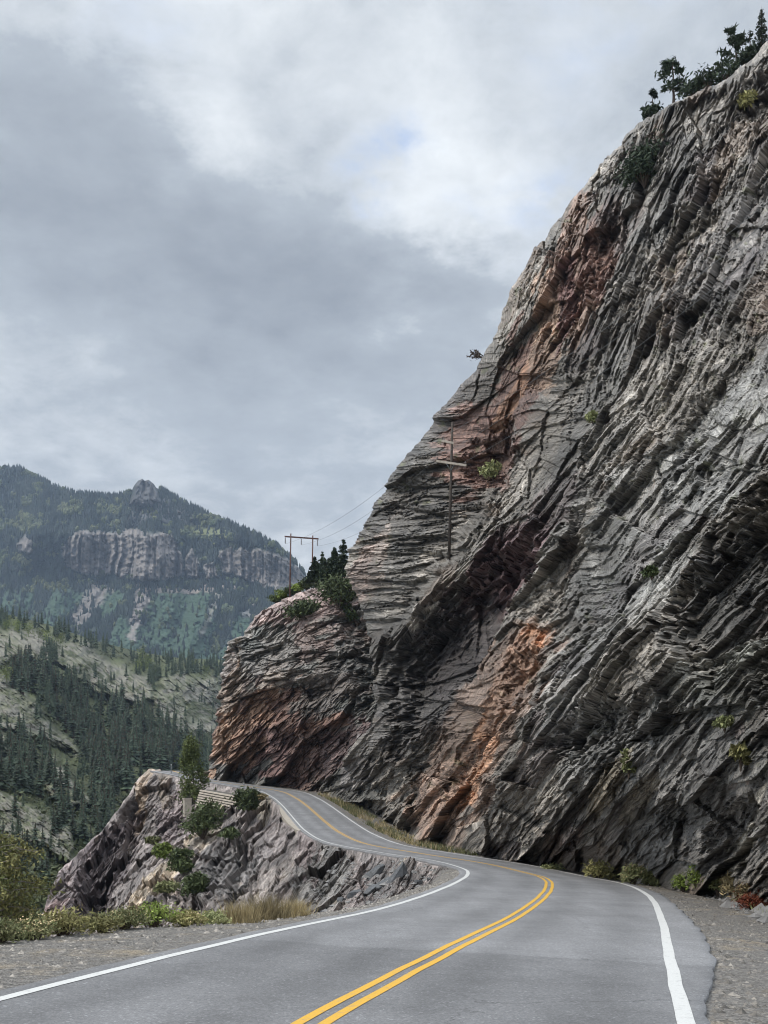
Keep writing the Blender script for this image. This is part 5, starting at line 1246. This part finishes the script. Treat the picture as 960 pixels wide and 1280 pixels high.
def dirt_pick(n, r):
    V_ = LOOK['O']; return bil(V_, r.uniform(15, V_.shape[0] - 60, n), V_.shape[1] * (.66 + .32 * r.random(n)))
pebbles('scree', 'broken stones on the dirt slope inside the bend', 500, dirt_pick, .04, .3, 804, M_SLABROCK)
# grass beside the far road and at the cliff foot
def grass(name, label, n, pick, h, seed, mat, wd=.02):
    rng = np.random.default_rng(seed); b0 = pick(n, rng); hh = h * rng.uniform(.4, 1.2, n); tip = b0 + np.c_[rng.normal(0, .35, (n, 2)) * hh[:, None], hh]
    sd_ = rng.normal(0, 1, (n, 3)) * [1, 1, 0]; sd_ /= np.linalg.norm(sd_, axis=1)[:, None]; sd_ *= wd
    tag(raw_mesh(name, np.stack([b0 - sd_, b0 + sd_, tip], 1).reshape(-1, 3), None, np.arange(3 * n).reshape(n, 3), mat), label, 'grass', kind='stuff')
kf0, kf1 = i_in + 50, int(np.argmin(np.abs(RD[:, 1] - 168)))
def strip_pick(lo, hi, j0, j1, thr, sd_):
    def f(n, r):
        fi = lo + (hi - lo) * r.random(n * 5); fj = j0 + (j1 - j0) * r.random(n * 5); k = fbm(fi / 9, fj / 1.5, sd_, 3) > thr; return bil(VR, fi[k][:n], fj[k][:n]) if k.sum() >= n else bil(VR, np.resize(fi[k], n), np.resize(fj[k], n))
    return f
grass('verge_grass', 'pale dry grass on the inner verge of the far road', 2200, strip_pick(kf0, kf1, 2.5, 6, .42, 5), .55, 811, M_TAN, .03)
grass('green_verge_grass', 'green grass mixed into the inner verge of the far road', 4000, strip_pick(kf0, kf1, 2.5, 6.2, .5, 6), .5, 812, M_SAGE, .03)
grass('cliff_foot_grass', 'thin weeds along the foot of the cliff', 3000, strip_pick(n0 + 30, i_in + 60, 4.6, 6.8, .55, 7), .22, 813, M_SAGE, .012)


# ------------------------------------------------------------------ air
hz = MB(); hz.box((-450, 1820, 420), (4200, 0, 0), (0, 4100, 0), (0, 0, 1200 - -160))
hm = bpy.data.materials.new('haze_air'); hm.use_nodes = True; nt = hm.node_tree; nt.nodes.clear()
ho = nd(nt, 'ShaderNodeOutputMaterial'); pv = nd(nt, 'ShaderNodeVolumePrincipled')
pv.inputs['Color'].default_value = (.60, .76, 1., 1); pv.inputs['Density'].default_value = .6e-4; pv.inputs['Anisotropy'].default_value = .2
lk(nt, pv.outputs[0], ho.inputs['Volume'])
tag(hz.build('haze', hm), 'thin blue haze in the valley air', 'haze', kind='stuff')

# ------------------------------------------------------------------ sky, sun, camera
SUN_DIR = np.array([-.62, -.12, .78]); SUN_DIR /= np.linalg.norm(SUN_DIR)
el = math.asin(SUN_DIR[2]); az = math.atan2(SUN_DIR[0], SUN_DIR[1])
w = bpy.data.worlds.new('World'); S.world = w; w.use_nodes = True; nt = w.node_tree
bg = nt.nodes['Background']; bg.inputs['Strength'].default_value = .1
sky = nd(nt, 'ShaderNodeTexSky', sky_type='NISHITA'); sky.sun_disc = False; sky.sun_elevation = el; sky.sun_rotation = az; sky.altitude = 2500
tc = nd(nt, 'ShaderNodeTexCoord').outputs['Generated']
def M(op, a, b=None, clamp=False):
    n = nd(nt, 'ShaderNodeMath', operation=op, use_clamp=clamp)
    for k, q in enumerate((a, b)):
        if q is None: continue
        if isinstance(q, (int, float)): n.inputs[k].default_value = q
        else: lk(nt, q, n.inputs[k])
    return n.outputs[0]
nrm = nd(nt, 'ShaderNodeVectorMath', operation='NORMALIZE'); lk(nt, tc, nrm.inputs[0]); D0 = nrm.outputs[0]
sp = nd(nt, 'ShaderNodeSeparateXYZ'); lk(nt, D0, sp.inputs[0]); dz_ = sp.outputs[2]
# cloud-layer coordinates: a flat ceiling seen in perspective
den = M('ADD', M('MAXIMUM', dz_, 0.0), .22)
cx_ = nd(nt, 'ShaderNodeCombineXYZ'); lk(nt, M('DIVIDE', sp.outputs[0], den), cx_.inputs[0]); lk(nt, M('DIVIDE', sp.outputs[1], den), cx_.inputs[1])
PL = cx_.outputs[0]
nw = noise(nt, 3.0, 8, .62, PL)
vs = nd(nt, 'ShaderNodeVectorMath', operation='SUBTRACT'); lk(nt, nw.outputs['Color'], vs.inputs[0]); vs.inputs[1].default_value = (.5, .5, .5)
sc_ = nd(nt, 'ShaderNodeVectorMath', operation='SCALE'); lk(nt, vs.outputs[0], sc_.inputs[0]); sc_.inputs['Scale'].default_value = .30
ad = nd(nt, 'ShaderNodeVectorMath', operation='ADD'); lk(nt, D0, ad.inputs[0]); lk(nt, sc_.outputs[0], ad.inputs[1])
n2_ = nd(nt, 'ShaderNodeVectorMath', operation='NORMALIZE'); lk(nt, ad.outputs[0], n2_.inputs[0]); DW = n2_.outputs[0]
def blob(x, y, r):
    d = np.array([(x - CX) / F, 1, (CY - y) / F]); c2 = 1 / (d @ d); d = d / np.linalg.norm(d)
    s = r / F * math.sqrt(c2) * 1.
    v = nd(nt, 'ShaderNodeVectorMath', operation='DOT_PRODUCT'); lk(nt, DW, v.inputs[0]); v.inputs[1].default_value = tuple(d)
    return M('EXPONENT', M('DIVIDE', M('SUBTRACT', v.outputs['Value'], 1.), s * s))
def total(lst):
    o = None
    for x, y, r, wt in lst:
        b = M('MULTIPLY', blob(x, y, r), wt); o = b if o is None else M('ADD', o, b)
    return o
na = noise(nt, 1.6, 7, .55, PL, .4); nb = noise(nt, 4.2, 9, .62, PL, .25); nc_ = noise(nt, 13., 7, .62, PL, .3)
lum = M('ADD', M('MULTIPLY', M('SUBTRACT', na.outputs[0], .5), .55), M('MULTIPLY', M('SUBTRACT', nb.outputs[0], .5), .55))
lum = M('ADD', lum, M('MULTIPLY', M('SUBTRACT', nc_.outputs[0], .5), .36)); lum = M('ADD', lum, .49)
lum = M('ADD', lum, total([(40, 30, 130, .22), (330, 60, 150, .16), (520, 235, 80, .22), (575, 300, 60, .20), (650, 180, 120, .12), (780, 60, 130, .05), (230, 120, 70, .16), (-300, 100, 300, .1),
                           (60, 240, 120, -.24), (200, 290, 120, -.26), (340, 340, 110, -.26), (470, 385, 90, -.22), (90, 130, 60, -.12), (250, 540, 200, .02), (560, 430, 60, -.08)]))
ramp = nd(nt, 'ShaderNodeValToRGB'); lk(nt, lum, ramp.inputs[0])
for e_, (p_, c_) in zip((ramp.color_ramp.elements[0], ramp.color_ramp.elements[1]), ((0., (1.75, 1.93, 2.2, 1)), (1., (6.1, 6.3, 6.4, 1)))):
    e_.position = p_; e_.color = c_
el_ = ramp.color_ramp.elements.new(.45); el_.color = (2.65, 2.90, 3.2, 1)
# gaps where the blue shows
gap = M('MULTIPLY', total([(497, 172, 26, 1.0), (640, 285, 36, .55), (745, 10, 70, .55), (655, 250, 30, .4), (170, 15, 40, .4)]), M('MAXIMUM', M('ADD', M('MULTIPLY', nc_.outputs[0], 4.0), -1.55), 0.), True)
gap = M('MULTIPLY', gap, .5, True)
blue = nd(nt, 'ShaderNodeVectorMath', operation='SCALE'); lk(nt, sky.outputs[0], blue.inputs[0]); blue.inputs['Scale'].default_value = 1.6
cm = nd(nt, 'ShaderNodeMix', data_type='RGBA'); lk(nt, gap, cm.inputs[0]); lk(nt, ramp.outputs[0], cm.inputs[6]); lk(nt, blue.outputs[0], cm.inputs[7])
# the cloud is thinner and brighter overhead and behind the viewer
b1 = nd(nt, 'ShaderNodeMapRange', interpolation_type='SMOOTHSTEP'); lk(nt, dz_, b1.inputs[0]); b1.inputs[1].default_value = .56; b1.inputs[2].default_value = .95; b1.inputs[3].default_value = 0; b1.inputs[4].default_value = 2.6
b2 = nd(nt, 'ShaderNodeMapRange', interpolation_type='SMOOTHSTEP'); lk(nt, sp.outputs[1], b2.inputs[0]); b2.inputs[1].default_value = .3; b2.inputs[2].default_value = -.6; b2.inputs[3].default_value = 0; b2.inputs[4].default_value = 1.1
boost = M('ADD', M('ADD', b1.outputs[0], b2.outputs[0]), 1.)
fin = nd(nt, 'ShaderNodeVectorMath', operation='SCALE'); lk(nt, cm.outputs[2], fin.inputs[0]); lk(nt, boost, fin.inputs['Scale'])
lk(nt, fin.outputs[0], bg.inputs['Color'])

sd = bpy.data.lights.new('sun', 'SUN'); sd.energy = 1.5; sd.angle = math.radians(11); sd.color = (1., .945, .86)
so = bpy.data.objects.new('sun', sd); COL.objects.link(so)
from mathutils import Vector
so.rotation_euler = Vector(tuple(SUN_DIR)).to_track_quat('Z', 'Y').to_euler(); so.location = (-30, -20, 60)

cd = bpy.data.cameras.new('camera'); co_ = bpy.data.objects.new('camera', cd); COL.objects.link(co_)
cd.sensor_fit = 'VERTICAL'; cd.sensor_height = 36; cd.sensor_width = 27; cd.lens = F / 1280 * 36
cd.shift_y = (CY - 640) / 1280
cd.clip_end = 20000; cd.clip_start = .1
co_.location = (0, 0, 0); co_.rotation_euler = (math.pi / 2, 0, 0); S.camera = co_

S.view_settings.view_transform = 'Standard'; S.view_settings.look = 'None'; S.view_settings.gamma = 1; S.view_settings.exposure = 0.85
S.view_settings.use_curve_mapping = False
S.cycles.filter_width = 1.05; S.cycles.use_denoising = True; S.cycles.denoiser = 'OPENIMAGEDENOISE'
S.cycles.max_bounces = 5; S.cycles.diffuse_bounces = 3; S.cycles.volume_bounces = 0; S.cycles.use_adaptive_sampling = True; S.cycles.adaptive_threshold = .012
